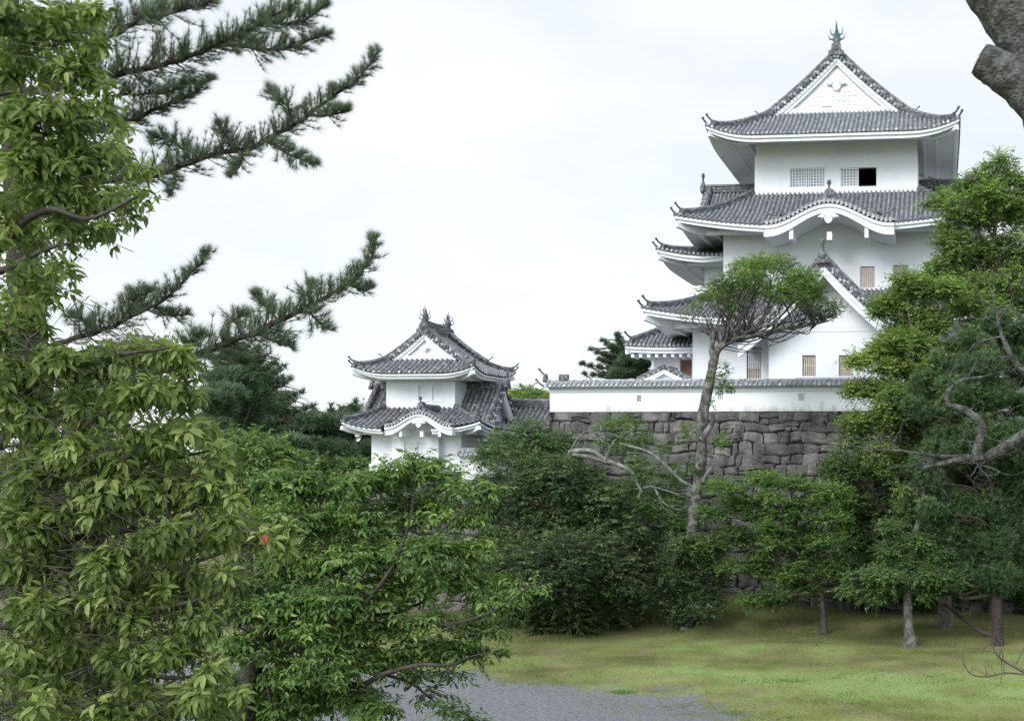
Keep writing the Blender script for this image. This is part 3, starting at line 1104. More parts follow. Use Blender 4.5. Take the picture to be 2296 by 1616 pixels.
def grass_mat():
    m = bpy.data.materials.new('lawn_grass')
    m.use_nodes = True
    t = m.node_tree
    N, L = t.nodes, t.links
    b = N['Principled BSDF']
    b.inputs['Roughness'].default_value = 0.9
    b.inputs['Specular IOR Level'].default_value = 0.1
    g = N.new('ShaderNodeNewGeometry')

    def nz(scale, sy=1.0, detail=6, rough=0.6):
        mp = N.new('ShaderNodeMapping')
        mp.inputs['Scale'].default_value = (1, sy, 1)
        n = N.new('ShaderNodeTexNoise')
        n.inputs['Scale'].default_value = scale
        n.inputs['Detail'].default_value = detail
        n.inputs['Roughness'].default_value = rough
        L.new(g.outputs['Position'], mp.inputs['Vector'])
        L.new(mp.outputs['Vector'], n.inputs['Vector'])
        return n.outputs['Fac']

    def rng_(src, a, c, lo=0.0, hi=1.0):
        r = N.new('ShaderNodeMapRange')
        r.inputs['From Min'].default_value = a
        r.inputs['From Max'].default_value = c
        r.inputs['To Min'].default_value = lo
        r.inputs['To Max'].default_value = hi
        L.new(src, r.inputs['Value'])
        return r.outputs['Result']

    def mixc(f, a, c):
        x = N.new('ShaderNodeMix')
        x.data_type = 'RGBA'
        for s, v in (('A', a), ('B', c)):
            if isinstance(v, tuple):
                x.inputs[s].default_value = (*v, 1)
            else:
                L.new(v, x.inputs[s])
        L.new(f, x.inputs['Factor'])
        return x.outputs['Result']
    c = mixc(rng_(nz(0.22, 0.8), 0.42, 0.6), (0.225, 0.212, 0.092), (0.185, 0.215, 0.068))
    c = mixc(rng_(nz(0.5, 0.7, 8, 0.7), 0.50, 0.66), c, (0.255, 0.195, 0.118))
    c = mixc(rng_(nz(0.9, 0.6, 8, 0.75), 0.5, 0.72, 0, 0.8), c, (0.068, 0.084, 0.026))
    c = mixc(rng_(nz(2.6, 1.6, 8, 0.85), 0.46, 0.66, 0, 0.55), c, (0.090, 0.098, 0.036))
    c = mixc(rng_(nz(7, 1, 6, 0.8), 0.45, 0.7, 0, 0.75), c, (0.058, 0.066, 0.024))
    c = mixc(rng_(nz(23, 1, 4, 0.8), 0.5, 0.75, 0, 0.55), c, (0.19, 0.18, 0.10))
    at = N.new('ShaderNodeAttribute')
    at.attribute_name = 'var'
    c = mixc(rng_(at.outputs['Fac'], 0.5, 1.0, 0, 0.85), c, mixc(rng_(nz(3, 1, 6, 0.8), 0.4, 0.7), (0.175, 0.270, 0.080), (0.270, 0.290, 0.130)))
    c = mixc(rng_(at.outputs['Fac'], 0.5, 0.0, 0, 0.75), c, mixc(rng_(nz(2, 1, 6, 0.8), 0.4, 0.65), (0.045, 0.066, 0.020), (0.090, 0.076, 0.040)))
    L.new(c, b.inputs['Base Color'])
    bp = N.new('ShaderNodeBump')
    bp.inputs['Strength'].default_value = 0.8
    bp.inputs['Distance'].default_value = 0.06
    L.new(nz(14, 1, 8, 0.8), bp.inputs['Height'])
    L.new(bp.outputs['Normal'], b.inputs['Normal'])
    return m


M_GRASS = grass_mat()
M_GRAVEL = mat('grey_gravel', (0.180, 0.184, 0.194), 0.9, (7, (0.090, 0.092, 0.099), 0.38, 0.68), (18, 1.0, 0.06))


def axis_coords(lo, hi, step, far):
    c = np.arange(lo, hi + step, step)
    k = np.geomspace(1, far, 16)
    return np.concatenate([(lo - k)[::-1], c, hi + k])


gx = axis_coords(-40, 22, 0.5, 1500)
gy = axis_coords(-6, 80, 0.5, 1500)
GX, GY = np.meshgrid(gx, gy, indexing='ij')
mb = MB()
LUSH_LIT = np.vectorize(lambda p, q: 0.42 + 0.8 * mnoise.noise((p * 0.16, q * 0.30, 1.0)) + 0.6 * mnoise.noise((p * 0.5, q * 0.8, 4.0)))(GX, GY)
LUSH_LIT = LUSH_LIT + 0.30 * np.exp(-((GY - 43.5) / 3.2) ** 2) * sstep(-18, -8, GX) + 0.15 * sstep(52, 46, GY) - 0.40 * sstep(51.5, 57, GY) + 0.30 * np.exp(-((GX + 12.0) / 4.0) ** 2 - ((GY - 58.5) / 4.0) ** 2)  # darker towards the rampart; the mound's lighter, lit look is put into the colour
mb.add(np.stack([GX, GY, ground(GX, GY)], -1), quadgrid(len(gx), len(gy)), 0, True, None, np.clip(LUSH_LIT, 0, 1).ravel())
tag(mb.build('lawn', M_GRASS), kind='structure')

# gravel: a sheet 4 mm above the lawn with a ragged, thinning edge
bx = [X2 for X2 in (850, 1060, 1130, 1300, 1420, 1560, 1660, 1760, 1900)]
edge_px = [(600, 1488), (860, 1497), (1060, 1503), (1130, 1528), (1300, 1536), (1400, 1548), (1520, 1556), (1580, 1575), (1640, 1600), (1720, 1640), (1800, 1700)]
E = np.array([ground_hit(a, b)[:2] for a, b in edge_px])
o_ = np.argsort(E[:, 0])
E = E[o_]
cell = 0.11
cxs = np.arange(-34, 2, cell)
cys = np.arange(27, 50.5, cell)
CX_, CY_ = np.meshgrid(cxs, cys, indexing='ij')
ey = np.interp(CX_, E[:, 0], E[:, 1])
mrg = ey - CY_                                     # >0 inside the gravel
nn_ = np.vectorize(lambda a, b: mnoise.noise((a * 0.9, b * 0.9, 0.0)) * 0.9 + mnoise.noise((a * 2.9, b * 2.9, 5.0)) * 0.55)(CX_, CY_)
side_w = 0.9 + 4.2 * np.clip((CX_ + 16) / 8, 0, 1)
keep_ = (mrg / side_w + nn_ * 0.9 + rng.normal(size=mrg.shape) * 0.28) > 0.1
i_, j_ = np.nonzero(keep_)
q = np.stack([np.stack([cxs[i_] + dx * cell, cys[j_] + dy * cell], 1) for dx, dy in ((0, 0), (1, 0), (1, 1), (0, 1))], 1)
zq = ground(q[..., 0], q[..., 1]) + 0.005
mb = MB()
mb.add(np.concatenate([q, zq[..., None]], -1).reshape(-1, 3), np.arange(len(i_) * 4).reshape(-1, 4))
tag(mb.build('gravel_path', M_GRAVEL), kind='structure')

# upper courtyard behind the rampart
mb = MB()
mb.box(-21.2, 70, 63.4, 140, 10.4, 11.3)
tag(mb.build('courtyard_ground', mat('pale_courtyard_gravel', (0.42, 0.42, 0.41), 0.95, (1.5, (0.33, 0.33, 0.31), 0.4, 0.6), (12, 0.5, 0.05))), kind='structure')

# ------------------------------------------------------------------ stone rampart
def stone_mat():
    m = bpy.data.materials.new('rampart_stone')
    m.use_nodes = True
    t = m.node_tree
    N, L = t.nodes, t.links
    b = N['Principled BSDF']
    b.inputs['Roughness'].default_value = 0.9
    b.inputs['Specular IOR Level'].default_value = 0.2
    at = N.new('ShaderNodeAttribute')
    at.attribute_name = 'var'
    g = N.new('ShaderNodeNewGeometry')
    r = N.new('ShaderNodeValToRGB')
    r.color_ramp.elements[0].color = (0.064, 0.059, 0.057, 1)
    r.color_ramp.elements[1].color = (0.215, 0.204, 0.194, 1)
    L.new(at.outputs['Fac'], r.inputs['Fac'])
    n = N.new('ShaderNodeTexNoise')
    n.inputs['Scale'].default_value = 1.1
    n.inputs['Detail'].default_value = 9
    n.inputs['Roughness'].default_value = 0.7
    mp = N.new('ShaderNodeMapping')
    mp.inputs['Scale'].default_value = (1, 1, 0.55)
    L.new(g.outputs['Position'], mp.inputs['Vector'])
    L.new(mp.outputs['Vector'], n.inputs['Vector'])
    mr = N.new('ShaderNodeMapRange')
    mr.inputs['From Min'].default_value = 0.42
    mr.inputs['From Max'].default_value = 0.68
    L.new(n.outputs['Fac'], mr.inputs['Value'])
    x = N.new('ShaderNodeMix')
    x.data_type = 'RGBA'
    x.inputs['B'].default_value = (0.030, 0.028, 0.029, 1)
    L.new(mr.outputs['Result'], x.inputs['Factor'])
    L.new(r.outputs['Color'], x.inputs['A'])
    n2 = N.new('ShaderNodeTexNoise')
    n2.inputs['Scale'].default_value = 7
    n2.inputs['Detail'].default_value = 8
    n2.inputs['Roughness'].default_value = 0.75
    L.new(g.outputs['Position'], n2.inputs['Vector'])
    m2 = N.new('ShaderNodeMapRange')
    m2.inputs['From Min'].default_value = 0.55
    m2.inputs['From Max'].default_value = 0.72
    m2.inputs['To Max'].default_value = 0.75
    L.new(n2.outputs['Fac'], m2.inputs['Value'])
    x2 = N.new('ShaderNodeMix')
    x2.data_type = 'RGBA'
    x2.inputs['B'].default_value = (0.24, 0.24, 0.23, 1)
    L.new(m2.outputs['Result'], x2.inputs['Factor'])
    L.new(x.outputs['Result'], x2.inputs['A'])
    L.new(x2.outputs['Result'], b.inputs['Base Color'])
    bp = N.new('ShaderNodeBump')
    bp.inputs['Strength'].default_value = 0.7
    bp.inputs['Distance'].default_value = 0.06
    L.new(n2.outputs['Fac'], bp.inputs['Height'])
    L.new(bp.outputs['Normal'], b.inputs['Normal'])
    return m


M_STONE = stone_mat()
M_GAP = mat('dark_wall_core', (0.02, 0.02, 0.02), 1.0)


def stone_face(mb, p0, p1, zb, zt, batter, seed, ch=0.60):
    """dry-stone face from p0 to p1 (its top line), leaning back: every stone its own cushion with a gap round it"""
    g = np.random.default_rng(seed)
    p0, p1 = np.array(p0, float), np.array(p1, float)
    Lw = np.linalg.norm(p1 - p0)
    tx = (p1 - p0) / Lw
    out = np.array([tx[1], -tx[0]])

    def place(u, z, o):
        f = np.clip((zt - z) / (zt - zb), 0, 1)
        off = batter * (0.75 * f + 0.25 * f * f) + o
        return np.stack([p0[0] + tx[0] * u + out[0] * off, p0[1] + tx[1] * u + out[1] * off, z], -1)
    rows = max(2, int(round((zt - zb) / ch)))

    def bound(k, u):
        if k == 0:
            return zt + 0 * u
        base = zt - (zt - zb) * k / rows
        return base + 0.07 * np.sin(u * 0.7 + k * 2.1) + 0.05 * np.sin(u * 1.9 + k * 5.7) + 0.03 * np.sin(u * 4.1 + k * 1.3)
    s = np.linspace(0, 1, 6)

    def stone(u0, u1, k0, k1, f0=0.0, f1=1.0, dep=None):
        a0, a1, b0, b1 = u0 + g.normal() * 0.045, u1 + g.normal() * 0.045, u0 + g.normal() * 0.045, u1 + g.normal() * 0.045
        uu, vv = np.meshgrid(s, s, indexing='ij')
        gap = 0.004 + 0.010 * g.random()
        left = a0 * (1 - vv) + b0 * vv + gap + 0.05 * np.sin(vv * pi) * g.normal() * 0.6
        right = a1 * (1 - vv) + b1 * vv - gap + 0.05 * np.sin(vv * pi) * g.normal() * 0.6
        u = left + (right - left) * uu
        zt_, zb_ = bound(k0, u), bound(k1, u)
        tlt = g.normal() * 0.07
        h0 = zt_ + (zb_ - zt_) * f0 - gap + tlt * (uu - 0.5) * (1 if k0 else 0)
        h1 = zt_ + (zb_ - zt_) * f1 + gap + g.normal() * 0.04
        z = h1 + (h0 - h1) * vv
        # rounded outline
        cu, cv = 2 * uu - 1, 2 * vv - 1
        corner = (np.abs(cu) ** 7) * (np.abs(cv) ** 7)
        um, zm = u.mean(), z.mean()
        u = um + (u - um) * (1 - 0.05 * corner)
        z = zm + (z - zm) * (1 - 0.13 * corner)
        bul = (1 - np.abs(cu) ** 16) * (1 - np.abs(cv) ** 16)
        d0 = g.normal() * 0.035
        o = -0.085 + bul * (0.085 + d0) + g.normal() * 0.05 * cu * bul + g.normal() * 0.05 * cv * bul + g.normal(size=u.shape) * 0.016
        mb.add(place(u, z, o), quadgrid(6, 6)[:, ::-1], 0, False, var=float(np.clip(g.normal(0.5, 0.22), 0, 1)))
    for k in range(rows):
        u = -g.random() * 0.5
        while u < Lw:
            wd = float(np.clip(g.lognormal(-0.12, 0.38), 0.42, 1.6)) * ch / 0.66
            r = g.random()
            if r < 0.16 and wd > 0.7:
                f = 0.35 + 0.3 * g.random()
                stone(u, u + wd, k, k + 1, 0, f)
                if g.random() < 0.5:
                    stone(u, u + wd * 0.5, k, k + 1, f, 1)
                    stone(u + wd * 0.5, u + wd, k, k + 1, f, 1)
                else:
                    stone(u, u + wd, k, k + 1, f, 1)
            elif r < 0.30 and wd > 0.9:
                fl = 0.22 + 0.1 * g.random()
                stone(u, u + wd * (1 - fl), k, k + 1)
                stone(u + wd * (1 - fl), u + wd, k, k + 1, 0, 0.5)
                stone(u + wd * (1 - fl), u + wd, k, k + 1, 0.5, 1)
            else:
                stone(u, u + wd, k, k + 1)
            u += wd
    nz = 8
    zz = np.linspace(zb, zt - 0.02, nz)
    G = np.stack([np.stack([place(np.full(nz, -0.1), zz, -0.17)], 0)[0], place(np.full(nz, Lw + 0.1), zz, -0.17)])
    mb.add(G, quadgrid(2, nz), 1)


YW = 63.0                                           # top line of the rampart
STZ = 9.4 + 79 * YW / 2500                          # its height
XWL = X(1236, YW)
mb = MB()
stone_face(mb, (XWL, YW), (16, YW), -0.2, STZ, 2.6, 11)
stone_face(mb, (XWL, YW + 24), (XWL, YW), -0.2, STZ, 1.4, 12)
mb.box(XWL + 0.1, 16, YW + 0.16, YW + 0.6, STZ - 0.5, STZ - 0.02, 1)
r_ = tag(mb.build('stone_rampart', [M_STONE, M_GAP]), 'tall rampart of rough dark grey dry laid stones under the white wall', 'stone wall')
TZ = 8.0
mb = MB()
stone_face(mb, (X(806, 60.2), 60.2), (XWL + 0.6, 60.2), -0.2, TZ, 1.6, 13)
mb.box(X(806, 60.2), XWL - 1.2, 60.36, 72, TZ - 0.5, TZ - 0.03, 1)
tag(mb.build('stone_rampart', [M_STONE, M_GAP]), 'lower stone base carrying the small corner turret, hidden by trees', 'stone wall')


# ------------------------------------------------------------------ roofed plaster wall on the rampart
def roofed_wall(x0, x1, Y, zb, ztop, label, marks=(), th=0.5, pitch=0.28, group=None, post=True):
    t = thing('plaster_wall', ((x0 + x1) / 2, Y + th / 2, zb), label, 'plaster wall', group)
    m = MB()
    zc = ztop - 0.40
    holes = [(a, b, c, d) for (a, b, c, d, _) in marks]
    wall_box(m, x0, x1, Y, Y + th, zb, zc - 0.26, holes)
    m.build('wall', M_WALLSTAIN, t)
    m = MB()
    m.box(x0 - 0.05, x1, Y - 0.06, Y + th + 0.06, zc - 0.255, zc - 0.05)
    m.box(x0 - 0.08, x1, Y - 0.12, Y + th + 0.12, zc - 0.048, zc + 0.06)
    m.build('cornice', M_TRIM, t)
    for a, b, c, d, kind in marks:
        f = MB()
        if kind == 'hatch':
            f.box(a + 0.002, b - 0.002, Y + 0.06, Y + 0.10, c + 0.002, d - 0.002)
            n_ = f.build('loophole', M_LOOP, t)
            g_ = MB()
            for i in range(3):
                zz = c + (d - c) * (i + 0.5) / 3
                g_.box(a + 0.03, b - 0.03, Y + 0.03, Y + 0.058, zz - 0.025, zz + 0.025)
            g_.build('bar', M_LOOPBAR, n_)
        else:
            cx, cz = (a + b) / 2, (c + d) / 2
            f.box(a + 0.002, b - 0.002, Y + 0.05, Y + 0.1, c + 0.002, d - 0.002)
            n_ = f.build('loophole', M_PLASTER, t)
            g_ = MB()
            h = 0.022
            if kind == 'round':
                tt_ = np.linspace(0, 2 * pi, 18)
                tube(g_, np.stack([cx + np.cos(tt_) * (b - a) * 0.42, np.full(18, Y + 0.04), cz + np.sin(tt_) * (d - c) * 0.42], 1), [0.022], 5)
                g_.box(a + 0.05, b - 0.05, Y + 0.03, Y + 0.05, cz - h, cz + h)
                g_.box(cx - h, cx + h, Y + 0.029, Y + 0.049, c + 0.05, d - 0.05)
            else:
                for zz in (c + 0.04, cz, d - 0.04):
                    g_.box(a + 0.02, b - 0.02, Y + 0.03, Y + 0.049, zz - h, zz + h)
                for xx in (a + 0.10, b - 0.10):
                    g_.box(xx - h, xx + h, Y + 0.022, Y + 0.042, c + 0.03, d - 0.03)
            g_.build('bar', M_LOOPBAR, n_)
    m = MB()
    yc = Y + th / 2
    hw = th / 2 + 0.42
    for sg in (-1, 1):
        def pos(u, v):
            return np.stack([u, yc + sg * hw * (1 - v), zc + 0.09 + 0.22 * v], -1)
        tile_panel(m, pos, x0 - 0.25, x1, lambda u: 1.0, 0.75, pitch, 4, 0.95)
    rf = m.build('tile_coping', M_TILECAP, t)
    m = MB()
    n = 40
    sweep(m, np.stack([np.linspace(x0 - 0.28, x1, n), np.full(n, yc), np.full(n, zc + 0.31)], 1), [(a * 0.9, b * 0.55) for a, b in RIDGE_SEC])
    m.build('ridge', M_LIME, rf)
    if post:
        m = MB()
        oni(m, (x0 - 0.34, yc, zc + 0.42), (-1, 0, 0), 0.75)
        m.box(x0 + 0.5, x0 + 1.0, yc - 0.2, yc + 0.2, zc + 0.46, zc + 0.80)
        horn(m, (x0 - 0.2, yc - hw + 0.1, zc + 0.1), (-1, -0.4, 0), 0.5, 0.06, 0.8)
        horn(m, (x0 - 0.3, yc, zc + 0.75), (-1, 0, 0), 0.45, 0.06, 0.9)
        m.build('ridge_end_tile', M_RIDGE, rf)
    return t


def stained_plaster():
    """white plaster with grey-green weather stains rising in tongues from the wall's foot"""
    m = mat('stained_white_plaster', (0.74, 0.76, 0.775), 0.85, None, (9, 0.08, 0.02))
    t = m.node_tree
    N, L = t.nodes, t.links
    b = N['Principled BSDF']
    g = N.new('ShaderNodeNewGeometry')
    sp = N.new('ShaderNodeSeparateXYZ')
    L.new(g.outputs['Position'], sp.inputs[0])
    mr = N.new('ShaderNodeMapRange')
    mr.inputs['From Min'].default_value = STZ - 0.05
    mr.inputs['From Max'].default_value = STZ + 0.75
    mr.inputs['To Min'].default_value = 0.26
    mr.inputs['To Max'].default_value = -0.02
    L.new(sp.outputs['Z'], mr.inputs['Value'])
    n = N.new('ShaderNodeTexNoise')
    n.inputs['Scale'].default_value = 1.6
    n.inputs['Detail'].default_value = 9
    n.inputs['Roughness'].default_value = 0.72
    mp = N.new('ShaderNodeMapping')
    mp.inputs['Scale'].default_value = (1, 1, 0.4)
    L.new(g.outputs['Position'], mp.inputs['Vector'])
    L.new(mp.outputs['Vector'], n.inputs['Vector'])
    ad = N.new('ShaderNodeMath')
    L.new(n.outputs['Fac'], ad.inputs[0])
    L.new(mr.outputs['Result'], ad.inputs[1])
    r2 = N.new('ShaderNodeMapRange')
    r2.inputs['From Min'].default_value = 0.61
    r2.inputs['From Max'].default_value = 0.82
    r2.inputs['To Max'].default_value = 0.75
    L.new(ad.outputs[0], r2.inputs['Value'])
    x = N.new('ShaderNodeMix')
    x.data_type = 'RGBA'
    x.inputs['A'].default_value = (0.80, 0.82, 0.83, 1)
    x.inputs['B'].default_value = (0.36, 0.37, 0.34, 1)
    L.new(r2.outputs['Result'], x.inputs['Factor'])
    L.new(x.outputs['Result'], b.inputs['Base Color'])
    return m


M_WALLSTAIN = stained_plaster()
M_LOOP = mat('loophole_plank', (0.33, 0.25, 0.24), 0.8)
M_LOOPBAR = mat('loophole_bar', (0.42, 0.42, 0.42), 0.8)
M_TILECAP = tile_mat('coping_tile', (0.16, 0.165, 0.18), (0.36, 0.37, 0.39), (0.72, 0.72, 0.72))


def mk(px, py, wpx, hpx, kind, Y=YW):
    p = atY(px, py, Y)
    s = Y / 2500
    return (p[0] - wpx * s / 2, p[0] + wpx * s / 2, p[2] - hpx * s / 2, p[2] + hpx * s / 2, kind)


roofed_wall(X(1233, YW), 15.5, YW, STZ, 9.4 + 150 * YW / 2500, 'long white plaster wall with grey tile coping on top of the stone rampart',
            [mk(1433, 893, 10, 15, 'hatch'), mk(1615, 889, 12, 14, 'round'), mk(1797, 890, 14, 16, 'cross')])

# ------------------------------------------------------------------ castle keep
KX = -6.85
keep = thing('castle_keep', (KX, 78, 11.3), 'tall white three storey castle keep with stacked grey tiled roofs behind the rampart', 'castle')


def opening(px0, px1, py0, py1, Y):
    a, b = atY(px0, py1, Y), atY(px1, py0, Y)
    return (a[0], b[0], a[2], b[2])


# top storey
Y3 = 74.0
zt2 = Z(432, Y3)
zs3 = Z(313, Y3)
zb3 = Z(347, Y3)
h3 = [opening(1771, 1850, 376, 421, Y3), opening(1885, 1965, 375, 419, Y3)]
m = MB()
wall_box(m, KX - 5.45, KX + 5.45, Y3, 84.5, zt2 - 0.6, zb3, h3)
m.box(KX - 5.38, KX + 5.38, Y3 + 0.07, 84.43, zb3 - 0.01, zs3 + 0.6)
m.box(KX - 5.6, KX + 5.6, Y3 - 0.15, 84.6, zt2 - 0.6, zt2 + 0.08)
m.build('top_storey_wall', M_PLASTER, keep)
a, b, c, d = h3[0]
wmid = (a + b) / 2
window(keep, (a, wmid - 0.02, c, d), Y3, 5, 5, M_TRIM, M_GLASS, fw=0.07, bar=0.06, m_frame=M_TRIM)
window(keep, (wmid + 0.02, b, c, d), Y3, 5, 5, M_TRIM, M_GLASS, fw=0.07, bar=0.06, m_frame=M_TRIM)
a, b, c, d = h3[1]
wmid = (a + b) / 2 + 0.02
window(keep, (a, wmid - 0.02, c, d), Y3, 5, 5, M_TRIM, M_GLASS, fw=0.07, bar=0.06, m_frame=M_TRIM)
m = MB()
zc_ = (c + d) / 2
for (A, B) in (((wmid, Y3 + 0.3, c), (wmid, Y3 + 3, d)), ((b, Y3 + 0.3, c), (b, Y3 + 3, d))):
    m.add([(A[0], A[1], A[2]), (A[0], B[1], A[2]), (A[0], B[1], B[2]), (A[0], A[1], B[2])], [(0, 1, 2, 3)])
m.add([(wmid, Y3 + 3, c), (b, Y3 + 3, c), (b, Y3 + 3, d), (wmid, Y3 + 3, d)], [(0, 1, 2, 3)])
m.add([(wmid, Y3 + 0.3, c), (b, Y3 + 0.3, c), (b, Y3 + 3, c), (wmid, Y3 + 3, c)], [(0, 1, 2, 3)])
m.add([(wmid, Y3 + 0.3, d), (b, Y3 + 0.3, d), (b, Y3 + 3, d), (wmid, Y3 + 3, d)], [(0, 1, 2, 3)])
m.box(wmid + 0.05, b - 0.05, Y3 + 2.2, Y3 + 2.3, c + 0.45, c + 0.62, 1)
m.build('open_window', [M_DARK, M_WOOD], keep)['label'] = 'open dark window with its sash slid aside'
er3 = (X(1581, 71), KX + (KX - X(1581, 71)), 71.0, 87.5)
ze3 = Z(295, 71)
irimoya(keep, er3, ze3, Z(110, 73.5) - ze3, 0.72, 3.5, (KX - 5.38, KX + 5.38, Y3 + 0.07, 84.43), zs3 + 0.1, fish=M_BRONZE, fish_h=1.5)

# second storey
Y2 = 72.0
ze2 = Z(503, 69)
zw2 = Z(519, Y2)
zb2 = Z(652, Y2)
h2 = [opening(1929, 1961, 597, 645, Y2), opening(2003, 2036, 594, 642, Y2)]
hw2 = KX - X(1622, Y2)
m = MB()
wall_box(m, KX - hw2, KX + hw2, Y2, 86.5, zb2 - 0.7, zw2 + 0.5, h2)
m.box(KX - 3.3, KX + 3.3, Y2 - 0.02, Y2 + 0.3, zw2 + 0.2, zw2 + 1.2)
m.build('second_storey_wall', M_PLASTER, keep)
for h in h2:
    window(keep, h, Y2, 7, 0, M_PALEWOOD, M_SHUT, fw=0.045, bar=0.085)
er2 = (X(1510, 69), 2 * KX - X(1510, 69), 69.0, 89.5)
skirt_roof(keep, er2, (KX - 5.5, KX + 5.5, Y3 - 0.05, 84.55), ze2, zt2, 0.85, soff=(KX - hw2, KX + hw2, Y2, 86.5), zw=zw2 + 0.15, c=0.25, gap=(KX - 3.3, KX + 3.3), gapv=0.42)
karahafu(keep, X(1857, 68.5), 68.45, 73.0, 4.05, Z(498, 68.5), 1.25)
# gables on the flanks of the second roof
zr2 = Z(424, 79)
for sg in (-1, 1):
    e_end = KX + sg * 10.0
    e_in = KX + sg * 5.3
    lo, hi = (e_end, e_in) if sg < 0 else (e_in, e_end)
    gable_roof(keep, 'x', 79.2, 4.2, lo, hi, zr2 - 3.9, 3.9, c=0.2, ends=(sg < 0, sg > 0), wall=(3.6, 0.5), name='side_gable')

# bay on the left flank with its own low roof
m = MB()
bx0 = X(1580, 76.2)
m.box(bx0, KX - hw2 + 0.2, 76.2, 84, zb2 - 3.0, Z(588, 76.2) + 0.3)
m.build('bay_wall', M_PLASTER, keep)
skirt_roof(keep, (X(1470, 73.2), KX - hw2 + 1.6, 73.2, 87), (KX - hw2 - 0.6, KX - hw2 + 0.2, 76.3, 84), Z(567, 73.2), Z(548, 75.4), 0.55, soff=(bx0, KX - hw2 + 0.6, 76.2, 84), zw=Z(590, 76.2), c=0.2, sides='fl', hips='ac', A=1.2)

# first storey
Y1 = 70.0
hw1 = KX - X(1553, Y1)
zw1 = Z(728, Y1)
h1 = [opening(1674, 1706, 777, 850, Y1)]
m = MB()
wall_box(m, KX - hw1, KX + hw1, Y1, 88.5, 11.25, zw1 + 0.6, h1)
m.build('first_storey_wall', M_PLASTER, keep)
a, b, c, d = h1[0]
zsp = c + (d - c) * 0.3
wl_ = window(keep, (a, b, zsp, d), Y1, 6, 2, M_GREYLAT, M_GLASS, fw=0.045, bar=0.05)
window(keep, (a, b, c, zsp - 0.01), Y1, 6, 0, M_PALEWOOD, M_SHUT, fw=0.045, bar=0.06)
er1 = (X(1437, 67), 2 * KX - X(1437, 67), 67.0, 91.5)
ze1 = Z(712, 67)
skirt_roof(keep, er1, (KX - hw2 - 0.05, KX + hw2 + 0.05, Y2 - 0.05, 86.55), ze1, zb2, 0.8, soff=(KX - hw1, KX + hw1, Y1, 88.5), zw=zw1 + 0.1, c=0.25, gap=(KX - 3.75, KX + 3.75), gapv=0.22)
# gabled front bay
YB = 67.6
hb = 3.52
h0 = [opening(1844 - 45, 1844 - 15, 796, 843, YB), opening(1881, 1912, 796, 843, YB)]
zg = Z(764, 66)
Hg = Z(588, 66) - zg
m = MB()
zl = Z(742, YB)
wall_box(m, KX - hb, KX + hb, YB, Y1 + 0.2, 11.25, zl - 0.1, h0)
m.box(KX - hb + 0.04, KX + hb - 0.04, YB + 0.035, Y1 + 0.2, zl - 0.099, zl - 0.04)
m.box(KX - hb, KX + hb, YB, Y1 + 0.2, zl - 0.039, zl + 0.36)
m.box(KX - hb + 0.04, KX + hb - 0.04, YB + 0.035, Y1 + 0.2, zl + 0.361, zl + 0.42)
m.build('front_bay_wall', M_PLASTER, keep)
for h in h0:
    window(keep, h, YB, 6, 1, M_PALEWOOD, M_SHUT, fw=0.05, bar=0.06)
gable_roof(keep, 'y', KX, 5.15, 65.9, 73.5, zg, Hg, c=0.22, ends=(True, False), wall=(4.3, 1.75), zbase=zl + 0.3, name='front_gable_roof', bh=1.1)

# annex on the left
m = MB()
ax0 = X(1465, 75)
hd = [opening(1524, 1551, 805, 862, 75)]
wall_box(m, ax0, KX - hw1 + 0.1, 75.0, 81, 11.25, Z(778, 75) + 0.25, hd)
an = m.build('annex_wall', M_PLASTER, keep)
m = MB()
a, b, c, d = hd[0]
m.box(a + 0.08, b - 0.04, 75.12, 75.18, c, d - 0.08)
m.box(a + 0.3, a + 0.36, 75.09, 75.119, c, d - 0.08)
m.build('door', M_WOOD, an)
m = MB()
m.box(a + 0.003, a + 0.08, 75.05, 75.2, c, d - 0.08)
m.box(a + 0.003, b - 0.003, 75.05, 75.2, d - 0.079, d - 0.003)
m.build('door_frame', M_FRAME, an)
axe = (X(1399, 73.2), KX - hw1 + 3.2, 73.2, 83)
skirt_roof(keep, axe, (axe[0] + 4.4, KX - hw1 + 1.5, 77.0, 79.2), Z(772, 73.2), Z(700, 77), 0.12, soff=(ax0, KX - hw1 + 0.1, 75, 81), zw=Z(772, 75), c=0.15, sides='fl', hips='ac', A=0.8)
m = MB()
for i in range(10):
    xx = axe[0] + 0.5 + i * 0.55
    m.box(xx - 0.1, xx + 0.1, 73.5, 75.0, Z(772, 73.2) - 0.72, Z(772, 73.2) - 0.5)
m.build('rafter_ends', M_TRIM, an)

